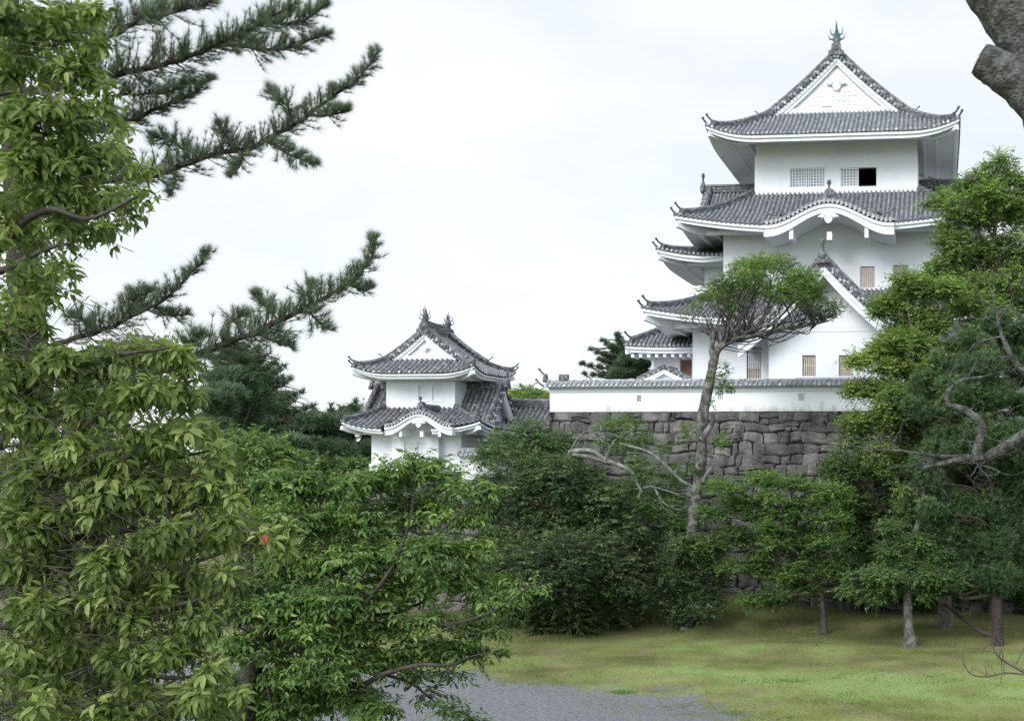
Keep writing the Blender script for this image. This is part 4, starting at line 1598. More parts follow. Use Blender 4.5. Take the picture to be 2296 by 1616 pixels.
# ------------------------------------------------------------------ small gabled shed and low kerb walls behind the plaster wall
sh = thing('shed', (X(1492, 66), 67.5, 11.3), 'small white gable of a shed peeping over the plaster wall beside the brown door', 'shed')
m = MB()
xc = X(1489, 66)
zg_ = Z(848, 66)
m.box(xc - 1.3, xc + 1.3, 66.2, 69, 11.3, zg_)
m.add([(xc - 1.3, 66.2, zg_), (xc + 1.3, 66.2, zg_), (xc, 66.2, zg_ + 0.55)], [(0, 1, 2)])
m.build('wall', M_PLASTER, sh)
gable_roof(sh, 'y', xc, 1.62, 65.8, 69.3, zg_ - 0.12, 0.78, c=0.05, sc=0.45, ends=(True, False), fin=False, name='roof', pitch=0.28)
for (p0, p1, py, lab, Y) in ((1312, 1760, 851, 'low white kerb wall seen above the tile coping left of the front bay', 65.5), (1786, 2080, 846, 'grey stepped plinth under the two barred windows of the front bay', 66.6)):
    m = MB()
    zt_ = Z(py, Y)
    m.box(X(p0, Y), X(p1, Y), Y, Y + 0.5, 11.3, zt_ - 0.1)
    m.box(X(p0, Y) - 0.1, X(p1, Y) + 0.1, Y - 0.1, Y + 0.6, zt_ - 0.097, zt_)
    tag(m.build('low_wall', M_TRIM if p0 < 1500 else mat('grey_plinth', (0.42, 0.44, 0.46), 0.8)), lab, 'low wall')

# ------------------------------------------------------------------ corner turret
tw = thing('corner_turret', (X(940, 62.5), 62.5, TZ), 'small white two storey corner turret with grey tiled roofs left of the rampart', 'turret')
ea, eb = X(786, 60), X(1064, 60)
TX = (ea + eb) / 2
zeT = Z(828, 60)
wl, wr_ = X(866, 61.6), X(1020, 61.6)
zsT = Z(842, 61.6)
zlT = Z(912, 61.6)
SC = 0.95
ht = [opening(938, 960, 863, 898, 61.6), opening(969, 992, 863, 899, 61.6)]
m = MB()
wall_box(m, wl, wr_, 61.6, 65.0, zlT - 0.5, zsT + 0.25, ht)
m.build('upper_wall', M_PLASTER, tw)


def blind(root, hs, Y):
    """plastered-up window: a shallow recess with a sill"""
    for (a, b, c, d) in hs:
        m = MB()
        m.add([(a, Y + 0.09, c), (b, Y + 0.09, c), (b, Y + 0.09, d), (a, Y + 0.09, d)], [(0, 1, 2, 3)])
        m.box(a - 0.03, b + 0.03, Y - 0.04, Y + 0.06, c - 0.06, c + 0.02)
        m.build('blind_window', M_TRIM, root)


blind(tw, ht, 61.6)
irimoya(tw, (ea, eb, 60.0, 66.2), zeT, Z(733, 61.2) - zeT, 0.42, 1.35, (wl, wr_, 61.6, 65.0), zsT, c=0.32, m=M_TILE_OLD, pitch=0.30, sc=0.72, lattice=False, fish=M_RIDGE, fish_h=0.95, A=2.2)
# lower storey
la, lb = X(762, 59.2), X(1077, 59.2)
zeL = Z(957, 59.2)
w1a, w1b = X(833, 61.0), X(1034, 61.0)
m = MB()
zb_ = Z(1041, 60.6)
wall_box(m, w1a, w1b, 61.0, 66.0, TZ - 0.1, Z(968, 61) + 0.3, [])
m.box(w1a - 0.1, w1b + 0.1, 60.9, 66.1, TZ - 0.1, zb_)
ca, cb = X(878, 60.5), X(983, 60.5)
hl = [opening(906, 925, 992, 1024, 60.5), opening(935, 954, 992, 1024, 60.5)]
wall_box(m, ca, cb, 60.5, 60.995, zb_ + 0.005, Z(966, 60.5) + 0.5, hl)
m.box(ca - 0.08, cb + 0.08, 60.42, 60.9, TZ - 0.1, zb_ + 0.003)
m.build('lower_wall', M_PLASTER, tw)
blind(tw, hl, 60.5)
skirt_roof(tw, (la, lb, 59.2, 67.8), (wl - 0.03, wr_ + 0.03, 61.57, 65.03), zeL, zlT, 0.42, soff=(w1a, w1b, 61.0, 66.0), zw=Z(966, 61), c=0.2, m=M_TILE_OLD, sc=0.72, A=1.5, gap=(TX - 1.45, TX + 1.45), gapv=0.4)
karahafu(tw, X(935, 58.9), 58.95, 61.8, 1.95, Z(953, 58.9), 0.72, 0.62, M_TILE_OLD)
zrT = Z(866, 63.3)
for sg in (-1, 1):
    e_end = TX + sg * (4.0 if sg < 0 else 4.15)
    e_in = TX + sg * 1.8
    lo, hi = (e_end, e_in) if sg < 0 else (e_in, e_end)
    gable_roof(tw, 'x', 63.3, 2.35, lo, hi, zrT - 2.5, 2.5, c=0.15, ends=(sg < 0, sg > 0), wall=(1.9, 0.75), name='side_gable', m=M_TILE_OLD, sc=0.72)

# connecting gallery
gl = thing('gallery', (X(1165, 64), 65, TZ), 'narrow white gallery with a grey tiled roof joining the corner turret to the rampart', 'gallery')
m = MB()
m.box(X(1090, 64.2), XWL - 0.7, 64.4, 67, TZ - 0.1, Z(962, 63.7) - 0.1)
m.build('wall', M_PLASTER, gl)
gable_roof(gl, 'x', 65.8, 2.1, X(1085, 64), XWL + 0.1, Z(962, 63.7), 1.42, c=0.05, ends=(False, False), name='roof', m=M_TILE_OLD, sc=0.9)
roofed_wall(X(1037, 60), X(1112, 60), 59.9, TZ - 0.6, Z(1008, 60.3), 'short low white wall with dark tile coping at the right foot of the corner turret', (), 0.4, 0.26, post=False)

# ------------------------------------------------------------------ vegetation
def leaf_mat(name, dark, mid, light, rough=0.5, trans=0.3, spec=0.35, veins=False):
    m = bpy.data.materials.new(name)
    m.use_nodes = True
    t = m.node_tree
    N, L = t.nodes, t.links
    b = N['Principled BSDF']
    out = N['Material Output']
    b.inputs['Roughness'].default_value = rough
    b.inputs['Specular IOR Level'].default_value = spec
    at = N.new('ShaderNodeAttribute')
    at.attribute_name = 'var'
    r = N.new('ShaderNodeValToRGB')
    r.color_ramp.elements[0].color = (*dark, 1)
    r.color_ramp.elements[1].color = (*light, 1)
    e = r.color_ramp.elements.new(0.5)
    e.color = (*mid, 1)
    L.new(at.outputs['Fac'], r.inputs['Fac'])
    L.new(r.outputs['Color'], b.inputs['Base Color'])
    tr = N.new('ShaderNodeBsdfTranslucent')
    gm = N.new('ShaderNodeMix')
    gm.data_type = 'RGBA'
    gm.blend_type = 'MULTIPLY'
    gm.inputs['Factor'].default_value = 1
    gm.inputs['B'].default_value = (1.25, 1.5, 0.65, 1)
    L.new(r.outputs['Color'], gm.inputs['A'])
    L.new(gm.outputs['Result'], tr.inputs['Color'])
    mx_ = N.new('ShaderNodeMixShader')
    mx_.inputs[0].default_value = trans
    L.new(b.outputs[0], mx_.inputs[1])
    L.new(tr.outputs[0], mx_.inputs[2])
    L.new(mx_.outputs[0], out.inputs['Surface'])
    return m


T_DIA = (np.array([(0, 0, 0), (0.42, 0.5, 0.07), (1, 0, -0.14), (0.42, -0.5, 0.07)]), np.array([(0, 3, 2), (0, 2, 1)]))
T_OVAL = (np.array([(0, 0, 0), (0.30, 0, -0.01), (0.68, 0, -0.07), (1, 0, -0.24), (0.30, 0.44, 0.09), (0.68, 0.38, 0.01), (0.30, -0.44, 0.09), (0.68, -0.38, 0.01)]),
          np.array([(0, 1, 4), (1, 2, 5), (1, 5, 4), (2, 3, 5), (0, 6, 1), (1, 7, 2), (1, 6, 7), (2, 7, 3)]))
T_TWIG = (np.array([(0, 0.5, -0.3), (0, -0.5, -0.3), (0, 0, 0.6), (1, 0.25, -0.15), (1, -0.25, -0.15), (1, 0, 0.3)]),
          np.array([(0, 1, 4), (0, 4, 3), (1, 2, 5), (1, 5, 4), (2, 0, 3), (2, 3, 5)]))


def tuft_template(n, seed, w=0.035, lo=0.35, hi=1.25):
    g = np.random.default_rng(seed)
    V, F = [], []
    for i in range(n):
        ph = g.random() * 2 * pi
        th = lo + (hi - lo) * g.random()
        d = np.array([cos(th), sin(th) * cos(ph), sin(th) * sin(ph)])
        s = np.cross(d, g.normal(size=3))
        s /= np.linalg.norm(s)
        o = np.array([0.35 * (g.random() - 0.8), 0, 0])
        l = 0.75 + 0.35 * g.random()
        k = len(V)
        V += [o + s * w, o - s * w, o + d * l + np.array([0, 0, 0])]
        F.append((k, k + 1, k + 2))
    return np.array(V), np.array(F)


TUFTS = [tuft_template(26, s) for s in range(4)]
TUFTS_FAR = [tuft_template(11, 50 + s, 0.075, 0.3, 1.35) for s in range(4)]


def nrmz(v):
    return v / (np.linalg.norm(v, axis=-1, keepdims=True) + 1e-9)


def instances(mb, T, pos, ax, nz, sx, sy, var, mat=0, smooth=False):
    tv, tf = T
    n, k = len(pos), len(tv)
    if n == 0:
        return
    ax = nrmz(ax)
    y = nrmz(np.cross(nz, ax))
    z = np.cross(ax, y)
    sx = np.broadcast_to(sx, (n,))
    sy = np.broadcast_to(sy, (n,))
    V = (pos[:, None, :] + ax[:, None, :] * (tv[None, :, 0:1] * sx[:, None, None]) + y[:, None, :] * (tv[None, :, 1:2] * sy[:, None, None])
         + z[:, None, :] * (tv[None, :, 2:3] * (sx if T is not T_TWIG and k < 10 else sy)[:, None, None]))
    F = (tf[None] + (np.arange(n) * k)[:, None, None]).reshape(-1, tf.shape[1])
    mb.add(V.reshape(-1, 3), F, mat, smooth, None, np.repeat(np.broadcast_to(var, (n,)), k))


def clumps_px(lst, d, g, flat=0.7, dj=1.0, deep=1.0, sub=4, sr=(0.52, 0.28)):
    """outline discs measured on the photograph -> ellipsoids in the place: (centre, radii, tone)"""
    out = []
    for c in lst:
        px, py, r = c[:3]
        tone = c[3] if len(c) > 3 else 0.0
        rad = r * d / FP
        dd = d + g.normal() * dj * rad
        rad = r * dd / FP
        cc, RR = atD(px, py, dd), np.array([rad, rad * deep, rad * flat])
        if not sub:
            out.append((cc, RR, tone))
        for q in range(sub):
            o_ = nrmz(g.normal(size=3)) * g.random() ** 0.4 * 0.62
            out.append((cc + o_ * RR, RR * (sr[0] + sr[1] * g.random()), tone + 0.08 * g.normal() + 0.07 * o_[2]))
    return out


def spray_points(cl, n, g, power=0.45):
    wts = np.array([(c[1][0] * c[1][1] * c[1][2]) ** 0.72 for c in cl])
    cnt = g.multinomial(n, wts / wts.sum())
    idx = np.repeat(np.arange(len(cl)), cnt)
    C = np.array([c[0] for c in cl])[idx]
    R = np.array([c[1] for c in cl])[idx]
    tone = np.array([c[2] for c in cl])[idx]
    d = nrmz(g.normal(size=(len(idx), 3)))
    rr = g.random(len(idx)) ** power
    P = C + d * R * rr[:, None]
    return P, d, rr, tone, idx


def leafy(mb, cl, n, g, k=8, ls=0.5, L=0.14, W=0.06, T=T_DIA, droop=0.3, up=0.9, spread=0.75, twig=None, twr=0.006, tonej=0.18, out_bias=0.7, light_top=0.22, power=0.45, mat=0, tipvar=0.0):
    P, d, rr, tone, idx = spray_points(cl, n, g, power)
    m = len(P)
    ctone = g.normal(size=len(cl))[idx] * 0.10
    D = nrmz(d * np.array([1, 1, 0.5]) * out_bias + g.normal(size=(m, 3)) * np.array([0.6, 0.6, 0.25]) + np.array([0, 0, 0.12]))
    ln = ls * (0.6 + 0.8 * g.random(m))
    if twig is not None:
        instances(twig, T_TWIG, P - D * ln[:, None] * 0.5, D, np.tile(UPV, (m, 1)), ln * 1.4, twr, 0.5)
    t = (np.arange(k) + 0.5) / k
    sgn = np.where(np.arange(k) % 2 == 0, 1.0, -1.0)
    PP = P[:, None, :] + D[:, None, :] * (ln[:, None] * t[None])[..., None]
    PP = PP + np.array([0, 0, -1.0]) * (ln[:, None] * t[None] ** 2 * droop * 0.5)[..., None]
    S_ = nrmz(np.cross(D, UPV))
    A = D[:, None, :] * (1 - spread * 0.4) + S_[:, None, :] * (sgn * spread)[None, :, None] + g.normal(size=(m, k, 3)) * 0.28 - UPV[None, None] * droop
    Nn = UPV[None, None] * up + d[:, None, :] * 0.35 + g.normal(size=(m, k, 3)) * 0.42
    sz = L * (0.65 + 0.6 * g.random((m, k)))
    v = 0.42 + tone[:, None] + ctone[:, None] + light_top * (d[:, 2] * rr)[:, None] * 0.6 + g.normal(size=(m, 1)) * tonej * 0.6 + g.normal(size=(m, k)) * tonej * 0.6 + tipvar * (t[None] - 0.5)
    instances(mb, T, PP.reshape(-1, 3), A.reshape(-1, 3), Nn.reshape(-1, 3), sz.ravel(), (sz * W / L).ravel(), np.clip(v, 0, 1).ravel(), mat)


def rosettes(mb, P, D, g, k=7, L=0.1, W=0.04, droop=0.55, tone=0.0, tonej=0.16, T=T_OVAL):
    """whorls of drooping leaves round shoot tips"""
    m = len(P)
    ref = nrmz(np.cross(D, g.normal(size=(m, 3))))
    ref2 = np.cross(D, ref)
    ph = (np.arange(k) / k * 2 * pi)[None] + g.random((m, 1)) * 6.28 + g.normal(size=(m, k)) * 0.25
    rad = ref[:, None, :] * np.cos(ph)[..., None] + ref2[:, None, :] * np.sin(ph)[..., None]
    A = rad * 0.85 + D[:, None, :] * 0.55 - UPV * droop + g.normal(size=(m, k, 3)) * 0.18
    Nn = UPV * 0.7 + D[:, None, :] * 0.6 + g.normal(size=(m, k, 3)) * 0.3
    sz = L * (0.6 + 0.55 * g.random((m, k)))
    PP = P[:, None, :] + rad * 0.012 - D[:, None, :] * (0.05 * g.random((m, k)) * L / 0.1)[..., None]
    v = np.clip(0.45 + np.broadcast_to(tone, (m,))[:, None] + g.normal(size=(m, 1)) * tonej * 0.7 + g.normal(size=(m, k)) * tonej * 0.6, 0, 1)
    instances(mb, T, PP.reshape(-1, 3), A.reshape(-1, 3), Nn.reshape(-1, 3), sz.ravel(), (sz * W / L).ravel(), v.ravel(), 0, True)


def limbs_to(mb, trunk, cl, g, r0=0.08, sub=4, sag=0.15, fine=0.012, lo=0.3):
    """limbs curving from the trunk line to each clump, then boughs inside it"""
    tk = np.asarray(trunk)
    for i, (c, R, _) in enumerate(cl):
        dist = np.linalg.norm(tk - c, axis=1) + np.where(tk[:, 2] > c[2] - 0.25 * R[2], 3.0, 0) * R[0]
        s = int(np.argmin(dist[int(len(tk) * lo):])) + int(len(tk) * lo)
        s = max(0, s - g.integers(0, 2))
        a = tk[s]
        mid = (a + c) / 2 + g.normal(size=3) * 0.12 * np.linalg.norm(c - a) + np.array([0, 0, sag * np.linalg.norm(c - a)])
        pts = catmull(np.array([a, mid, c]), 6)
        tube(mb, pts, np.linspace(r0 * (0.7 + 0.5 * g.random()), r0 * 0.3, len(pts)), 6, wob=0.06, seed=i)
        for j in range(sub):
            e = c + nrmz(g.normal(size=3)) * R * 0.85
            st = pts[int(len(pts) * (0.45 + 0.5 * g.random()))]
            m2 = (st + e) / 2 + g.normal(size=3) * 0.1 * np.linalg.norm(e - st)
            q = catmull(np.array([st, m2, e]), 4)
            tube(mb, q, np.linspace(r0 * 0.35, fine, len(q)), 4)


def bark(name, base, other, scale=5, bumps=0.6, third=None):
    return mat(name, base, 0.9, (scale, other, 0.42, 0.62), (scale * 4, bumps, 0.04))


M_BARK = bark('grey_brown_bark', (0.065, 0.055, 0.047), (0.13, 0.12, 0.105))
M_BARK_DARK = bark('dark_bark', (0.034, 0.028, 0.025), (0.07, 0.06, 0.054))
M_BARK_PALE = bark('pale_grey_bark', (0.100, 0.098, 0.084), (0.23, 0.235, 0.205), 3)
M_BARK_LICHEN = bark('lichened_bark', (0.048, 0.047, 0.040), (0.150, 0.160, 0.145), 17, 1.0)
M_BARK_PINE = bark('pine_bark', (0.028, 0.022, 0.020), (0.055, 0.044, 0.040), 8)

M_L_OAK = leaf_mat('evergreen_oak_leaf', (0.028, 0.050, 0.015), (0.130, 0.186, 0.048), (0.320, 0.365, 0.122), 0.5, 0.34, 0.25)
M_L_CHERRY = leaf_mat('cherry_leaf', (0.034, 0.076, 0.020), (0.118, 0.205, 0.050), (0.262, 0.340, 0.092), 0.5, 0.34)
M_L_DARK = leaf_mat('dark_evergreen_leaf', (0.016, 0.036, 0.014), (0.054, 0.100, 0.034), (0.170, 0.210, 0.068), 0.5, 0.22, 0.22)
M_L_MAPLE = leaf_mat('maple_leaf', (0.042, 0.096, 0.022), (0.115, 0.220, 0.044), (0.240, 0.330, 0.072), 0.55, 0.36)
M_L_TALL = leaf_mat('zelkova_leaf', (0.056, 0.110, 0.026), (0.165, 0.255, 0.060), (0.340, 0.400, 0.095), 0.5, 0.34)
M_L_CLIP = leaf_mat('fresh_green_leaf', (0.040, 0.085, 0.016), (0.115, 0.190, 0.038), (0.235, 0.290, 0.070), 0.45, 0.32)
M_L_MID = leaf_mat('mid_green_leaf', (0.032, 0.074, 0.020), (0.090, 0.165, 0.042), (0.190, 0.260, 0.080), 0.5, 0.32)
M_N_PINE = leaf_mat('pine_needle', (0.045, 0.072, 0.042), (0.110, 0.155, 0.092), (0.190, 0.235, 0.135), 0.5, 0.15)
M_N_FAR = leaf_mat('far_pine_needle', (0.036, 0.068, 0.034), (0.088, 0.145, 0.074), (0.155, 0.205, 0.105), 0.55, 0.12)
M_N_BRIGHT = leaf_mat('young_pine_needle', (0.026, 0.054, 0.020), (0.066, 0.118, 0.044), (0.140, 0.195, 0.080), 0.5, 0.18)
M_DEADLEAF = mat('red_dead_leaf', (0.32, 0.06, 0.03), 0.5)


def px_line(pts, d, k=5):
    """polyline measured on the photograph at its own depth(s)"""
    P = np.array([atD(p[0], p[1], (p[2] if len(p) > 2 else d)) for p in pts])
    return catmull(P, k)


def plant(name, label, cat, base, group=None):
    return thing(name, base, label, cat, group)


def broad_tree(name, label, d, trunk_px, r_trunk, spec, n, lm, bm, seed, group=None, cat='tree', flat=0.7, dj=0.8, k=8, ls=0.55, L=0.15, W=0.065, droop=0.3, up=0.9, sub=4, limb=0.07, gscale=1.0, light_top=0.22, tonej=0.18, power=0.45, T=T_DIA, twigs=True, base_ground=True, deep=1.0, tipvar=0.0):
    g = np.random.default_rng(seed)
    tp = [atD(p[0], p[1], (p[2] if len(p) > 2 else d)) for p in trunk_px]
    if base_ground:
        tp[0][2] = float(ground(tp[0][0], tp[0][1])) - 0.1
    base = tp[0].copy()
    t = plant(name, label, cat, tuple(base), group)
    tk = catmull(np.array(tp), 6)
    w_ = MB()
    rr = np.linspace(r_trunk, r_trunk * 0.35, len(tk))
    rr[:4] *= np.array([1.9, 1.5, 1.18, 1.05])
    tube(w_, tk, rr, 9, wob=0.05, seed=seed)
    cl = clumps_px(spec, d, g, flat, dj, deep)
    limbs_to(w_, tk, cl[::2], g, limb, max(1, sub // 2))
    f = MB()
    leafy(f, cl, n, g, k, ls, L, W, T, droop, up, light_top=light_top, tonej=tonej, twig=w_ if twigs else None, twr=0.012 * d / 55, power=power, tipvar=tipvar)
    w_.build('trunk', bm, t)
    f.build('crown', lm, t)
    return t


def pine_tree(name, label, d, trunk_px, r_trunk, spec, n, lm, bm, seed, group=None, flat=0.45, L=0.22, dj=0.8, templ=TUFTS_FAR, sub=5, limb=0.08, base_ground=True, tonej=0.16, lift=0.55):
    g = np.random.default_rng(seed)
    tp = [atD(p[0], p[1], d) for p in trunk_px]
    if base_ground:
        tp[0][2] = float(ground(tp[0][0], tp[0][1])) - 0.1
    base = tp[0].copy()
    t = plant(name, label, 'pine tree', tuple(base), group)
    tk = catmull(np.array(tp), 6)
    w_ = MB()
    tube(w_, tk, np.linspace(r_trunk, r_trunk * 0.35, len(tk)), 9, wob=0.06, seed=seed)
    cl = clumps_px(spec, d, g, flat, dj, 1.0, *((4, (0.5, 0.3)) if d > 70 else (5, (0.5, 0.3))))
    limbs_to(w_, tk, cl[::2], g, limb, max(1, sub // 2), sag=-0.02)
    P, dd, rr, tone, idx = spray_points(cl, n, g, 0.5)
    A = nrmz(dd * np.array([0.8, 0.8, 0.3]) + np.array([0, 0, lift]) + g.normal(size=P.shape) * 0.35)
    ct = g.normal(size=len(cl))[idx] * 0.1
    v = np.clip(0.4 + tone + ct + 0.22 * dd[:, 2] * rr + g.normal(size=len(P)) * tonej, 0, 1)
    f = MB()
    which = g.integers(0, len(templ), len(P))
    for q in range(len(templ)):
        s = which == q
        instances(f, templ[q], P[s], A[s], g.normal(size=(s.sum(), 3)), L * (0.7 + 0.6 * g.random(s.sum())), L, v[s])
    w_.build('trunk', bm, t)
    f.build('crown', lm, t)
    return t


def fronds(lines, r0=17, r1=4, n=7):
    """chains of small clumps along an upturned branch"""
    out = []
    for (ax, ay, bx, by) in lines:
        for t in np.linspace(0, 1, n):
            out.append((ax + (bx - ax) * t, ay + (by - ay) * t - 10 * (t - t * t) * -1 + 6 * (1 - t) * t, r0 + (r1 - r0) * t ** 0.8))
    return out


# ---- far trees
pine_tree('pine_tree', 'dark layered pine with a pointed top behind the branches left of the turret', 78, [(545, 1180), (545, 1000), (540, 880), (538, 795)], 0.35,
          [(530, 800, 34), (545, 840, 44), (545, 890, 54), (560, 935, 60), (500, 900, 60), (545, 980, 80), (630, 975, 50), (480, 960, 60), (600, 1020, 80), (500, 840, 44), (640, 1010, 60)] + fronds([(545, 835, 597, 796), (560, 850, 624, 804), (565, 862, 638, 820), (570, 885, 651, 850), (580, 905, 677, 878), (590, 930, 702, 911), (560, 905, 640, 880), (585, 950, 715, 935), (600, 965, 700, 955), (540, 850, 470, 800), (540, 880, 450, 830), (560, 815, 580, 778), (610, 990, 720, 985), (570, 870, 630, 848), (590, 915, 660, 900)]), 22000, M_N_FAR, M_BARK_DARK, 21, 'dark pines behind the turret', L=0.5, flat=0.6)
pine_tree('pine_tree', 'broad flat topped pine touching the left side of the turret', 84, [(745, 1150), (742, 1040), (750, 980), (735, 930)], 0.3,
          [(720, 945, 55), (775, 950, 45), (690, 985, 60), (760, 990, 60), (812, 965, 28), (740, 1025, 70), (810, 1010, 40), (680, 1035, 50)] + fronds([(740, 950, 742, 908), (760, 950, 768, 915), (780, 950, 797, 900), (720, 955, 705, 920), (790, 970, 838, 950), (700, 985, 655, 965), (800, 990, 845, 985)], 14, 4, 5), 15000, M_N_FAR, M_BARK_DARK, 22, 'dark pines behind the turret', L=0.5, flat=0.6)
pine_tree('pine_tree', 'rounded dark pine standing behind the left end of the white plaster wall', 84, [(1398, 935), (1398, 860), (1405, 800), (1390, 770)], 0.16,
          [(1400, 778, 26), (1420, 812, 34), (1395, 835, 34), (1440, 838, 26)] + fronds([(1400, 790, 1352, 763), (1405, 805, 1325, 783), (1405, 825, 1305, 815), (1405, 840, 1312, 838), (1400, 780, 1385, 750), (1405, 790, 1440, 765), (1410, 815, 1460, 800), (1400, 812, 1345, 805)], 15, 5, 6), 8000, M_N_FAR, M_BARK_DARK, 23, None, L=0.36, flat=0.45, base_ground=False)
broad_tree('broadleaf_tree', 'pale green treetop showing over the gallery roof', 95, [(1180, 1150), (1180, 950), (1180, 900)], 0.2,
           [(1145, 893, 20), (1175, 880, 24), (1210, 888, 26), (1185, 905, 40), (1235, 900, 24)], 1100, M_L_TALL, M_BARK, 24, L=0.3, W=0.15, ls=0.8, tonej=0.14)
broad_tree('broadleaf_tree', 'small green treetop just left of the turret roofs', 92, [(800, 1150), (798, 960), (797, 925)], 0.16,
           [(795, 925, 22), (812, 945, 24), (775, 950, 26), (805, 970, 30), (830, 985, 30)], 700, M_L_MID, M_BARK, 25, L=0.3, W=0.15, ls=0.8)

# house roof glimpsed left of the turret
hs = thing('house', (X(800, 88), 89, 0), 'small blue grey roofed house glimpsed between pines left of the turret', 'house')
m = MB()
m.box(X(786, 88), X(832, 88), 88, 92, 0.0, Z(1010, 88))
m.build('wall', M_PLASTER, hs)
m = MB()
zr_ = Z(1008, 88)
xa, xb = X(782, 88), X(836, 88)
m.add([(xa, 87.5, zr_), (xb, 87.5, zr_), (xb, 90, zr_ + 1.1), (xa, 90, zr_ + 1.1), (xa, 92.5, zr_), (xb, 92.5, zr_)], [(0, 1, 2, 3), (3, 2, 5, 4), (0, 3, 4), (1, 5, 2)])
m.build('roof', mat('blue_grey_roof', (0.22, 0.25, 0.30), 0.6), hs)

broad_tree('broadleaf_tree', 'soft green tree below the flat topped pine beside the turret base', 72, [(760, 1300), (760, 1120), (758, 1050)], 0.15,
           [(700, 1050, 40), (740, 1045, 36), (780, 1050, 36), (815, 1055, 30), (690, 1090, 50), (760, 1095, 50), (820, 1095, 40), (845, 1085, 26)], 3000, M_L_MID, M_BARK_DARK, 26, L=0.22, W=0.1)

# ---- at the foot of the rampart
broad_tree('broadleaf_tree', 'yellowish green tree rising behind the big dark round tree', 60.5, [(1190, 1400), (1185, 1200), (1180, 1050)], 0.25,
           [(1140, 985, 46), (1200, 968, 42), (1240, 990, 44), (1275, 1015, 34), (1100, 1020, 36), (1180, 1030, 65), (1250, 1050, 55), (1095, 1075, 45), (1160, 1100, 60)], 2600, M_L_MID, M_BARK, 31, L=0.17, W=0.08)
broad_tree('broadleaf_tree', 'big dark round evergreen tree with foliage down to the grass', 56.5, [(1250, 1400), (1245, 1300), (1240, 1180), (1235, 1090)], 0.32,
           [(1180, 1085, 55), (1240, 1075, 60), (1310, 1070, 60), (1370, 1105, 50), (1105, 1130, 55), (1190, 1160, 95), (1310, 1165, 95), (1405, 1180, 50), (1095, 1215, 50), (1130, 1260, 80), (1235, 1275, 105), (1345, 1275, 95), (1430, 1275, 48), (1115, 1325, 45), (1190, 1345, 60), (1280, 1355, 65), (1375, 1345, 60), (1440, 1335, 32), (1150, 1372, 36), (1225, 1385, 42), (1305, 1385, 42), (1385, 1372, 36), (1240, 1200, 90, 0.16), (1255, 1220, 40, 0.2)],
           16000, M_L_DARK, M_BARK_DARK, 32, flat=1.0, L=0.19, W=0.075, droop=0.35, tonej=0.34, ls=0.5, light_top=0.4, sub=3, tipvar=0.2)
# loose tree with lichen-grey dead limbs
g = np.random.default_rng(33)
base_ = atD(1330, 1370, 60)
base_[2] = float(ground(base_[0], base_[1])) - 0.1
lt = plant('half_dead_tree', 'thin leafed tree with bare crooked pale grey branches in front of the rampart', 'tree', tuple(base_))
w_ = MB()
tk = catmull(np.array([base_, atD(1300, 1200, 59.8), atD(1270, 1080, 59.5), atD(1279, 1012, 58.5)]), 6)
tube(w_, tk, np.linspace(0.2, 0.13, len(tk)), 8, wob=0.06)
for pts, ra, rb in (([(1279, 1012), (1325, 1010), (1357, 1031), (1399, 1047), (1421, 1063), (1431, 1088), (1438, 1100), (1428, 1123), (1417, 1146), (1430, 1153), (1444, 1162)], 0.14, 0.03),
                    ([(1283, 1018), (1320, 1024), (1345, 1030), (1372, 1040), (1396, 1050)], 0.12, 0.06),
                    ([(1438, 1096), (1463, 1090), (1477, 1112), (1491, 1130), (1520, 1143), (1541, 1132)], 0.08, 0.03),
                    ([(1417, 1146), (1412, 1164), (1398, 1160)], 0.05, 0.02), ([(1463, 1091), (1490, 1098), (1520, 1108), (1545, 1120)], 0.05, 0.015),
                    ([(1431, 1095), (1410, 1098), (1404, 1108)], 0.04, 0.015), ([(1477, 1112), (1488, 1140), (1490, 1156)], 0.04, 0.012),
                    ([(1357, 1031), (1368, 1000), (1352, 985), (1352, 953)], 0.07, 0.02), ([(1360, 1024), (1375, 990), (1384, 980), (1360, 970), (1330, 972)], 0.05, 0.015),
                    ([(1279, 1012), (1295, 985), (1310, 970), (1330, 965)], 0.06, 0.015),
                    ([(1392, 994), (1456, 1012), (1491, 1038), (1527, 1074), (1560, 1095)], 0.06, 0.10), ([(1405, 1014), (1450, 1018), (1470, 1030)], 0.03, 0.012),
                    ([(1430, 1050), (1470, 1045), (1495, 1041)], 0.03, 0.012), ([(1463, 1091), (1475, 1080), (1500, 1076)], 0.04, 0.012)):
    L_ = px_line(pts, 57.6, 4)
    L_[:, 1] += np.cumsum(g.normal(size=len(L_))) * 0.05
    tube(w_, L_, np.linspace(ra, rb, len(L_)), 6, wob=0.08, seed=len(pts))
w_.build('trunk', M_BARK_PALE, lt)
cl = clumps_px([(1395, 945, 34, 0.15), (1360, 955, 26, 0.1), (1490, 1000, 20, 0.15), (1515, 1055, 28, 0.1), (1440, 985, 22, 0.1), (1400, 1010, 40), (1440, 1060, 50), (1500, 1100, 50), (1460, 1150, 60), (1520, 1180, 55), (1450, 1215, 50), (1400, 1110, 45), (1520, 1250, 45), (1370, 980, 34)], 59.2, g, 0.7, 0.5)
f = MB()
leafy(f, cl, 3000, g, 7, 0.55, 0.15, 0.06, tonej=0.2)
f.build('crown', M_L_MID, lt)

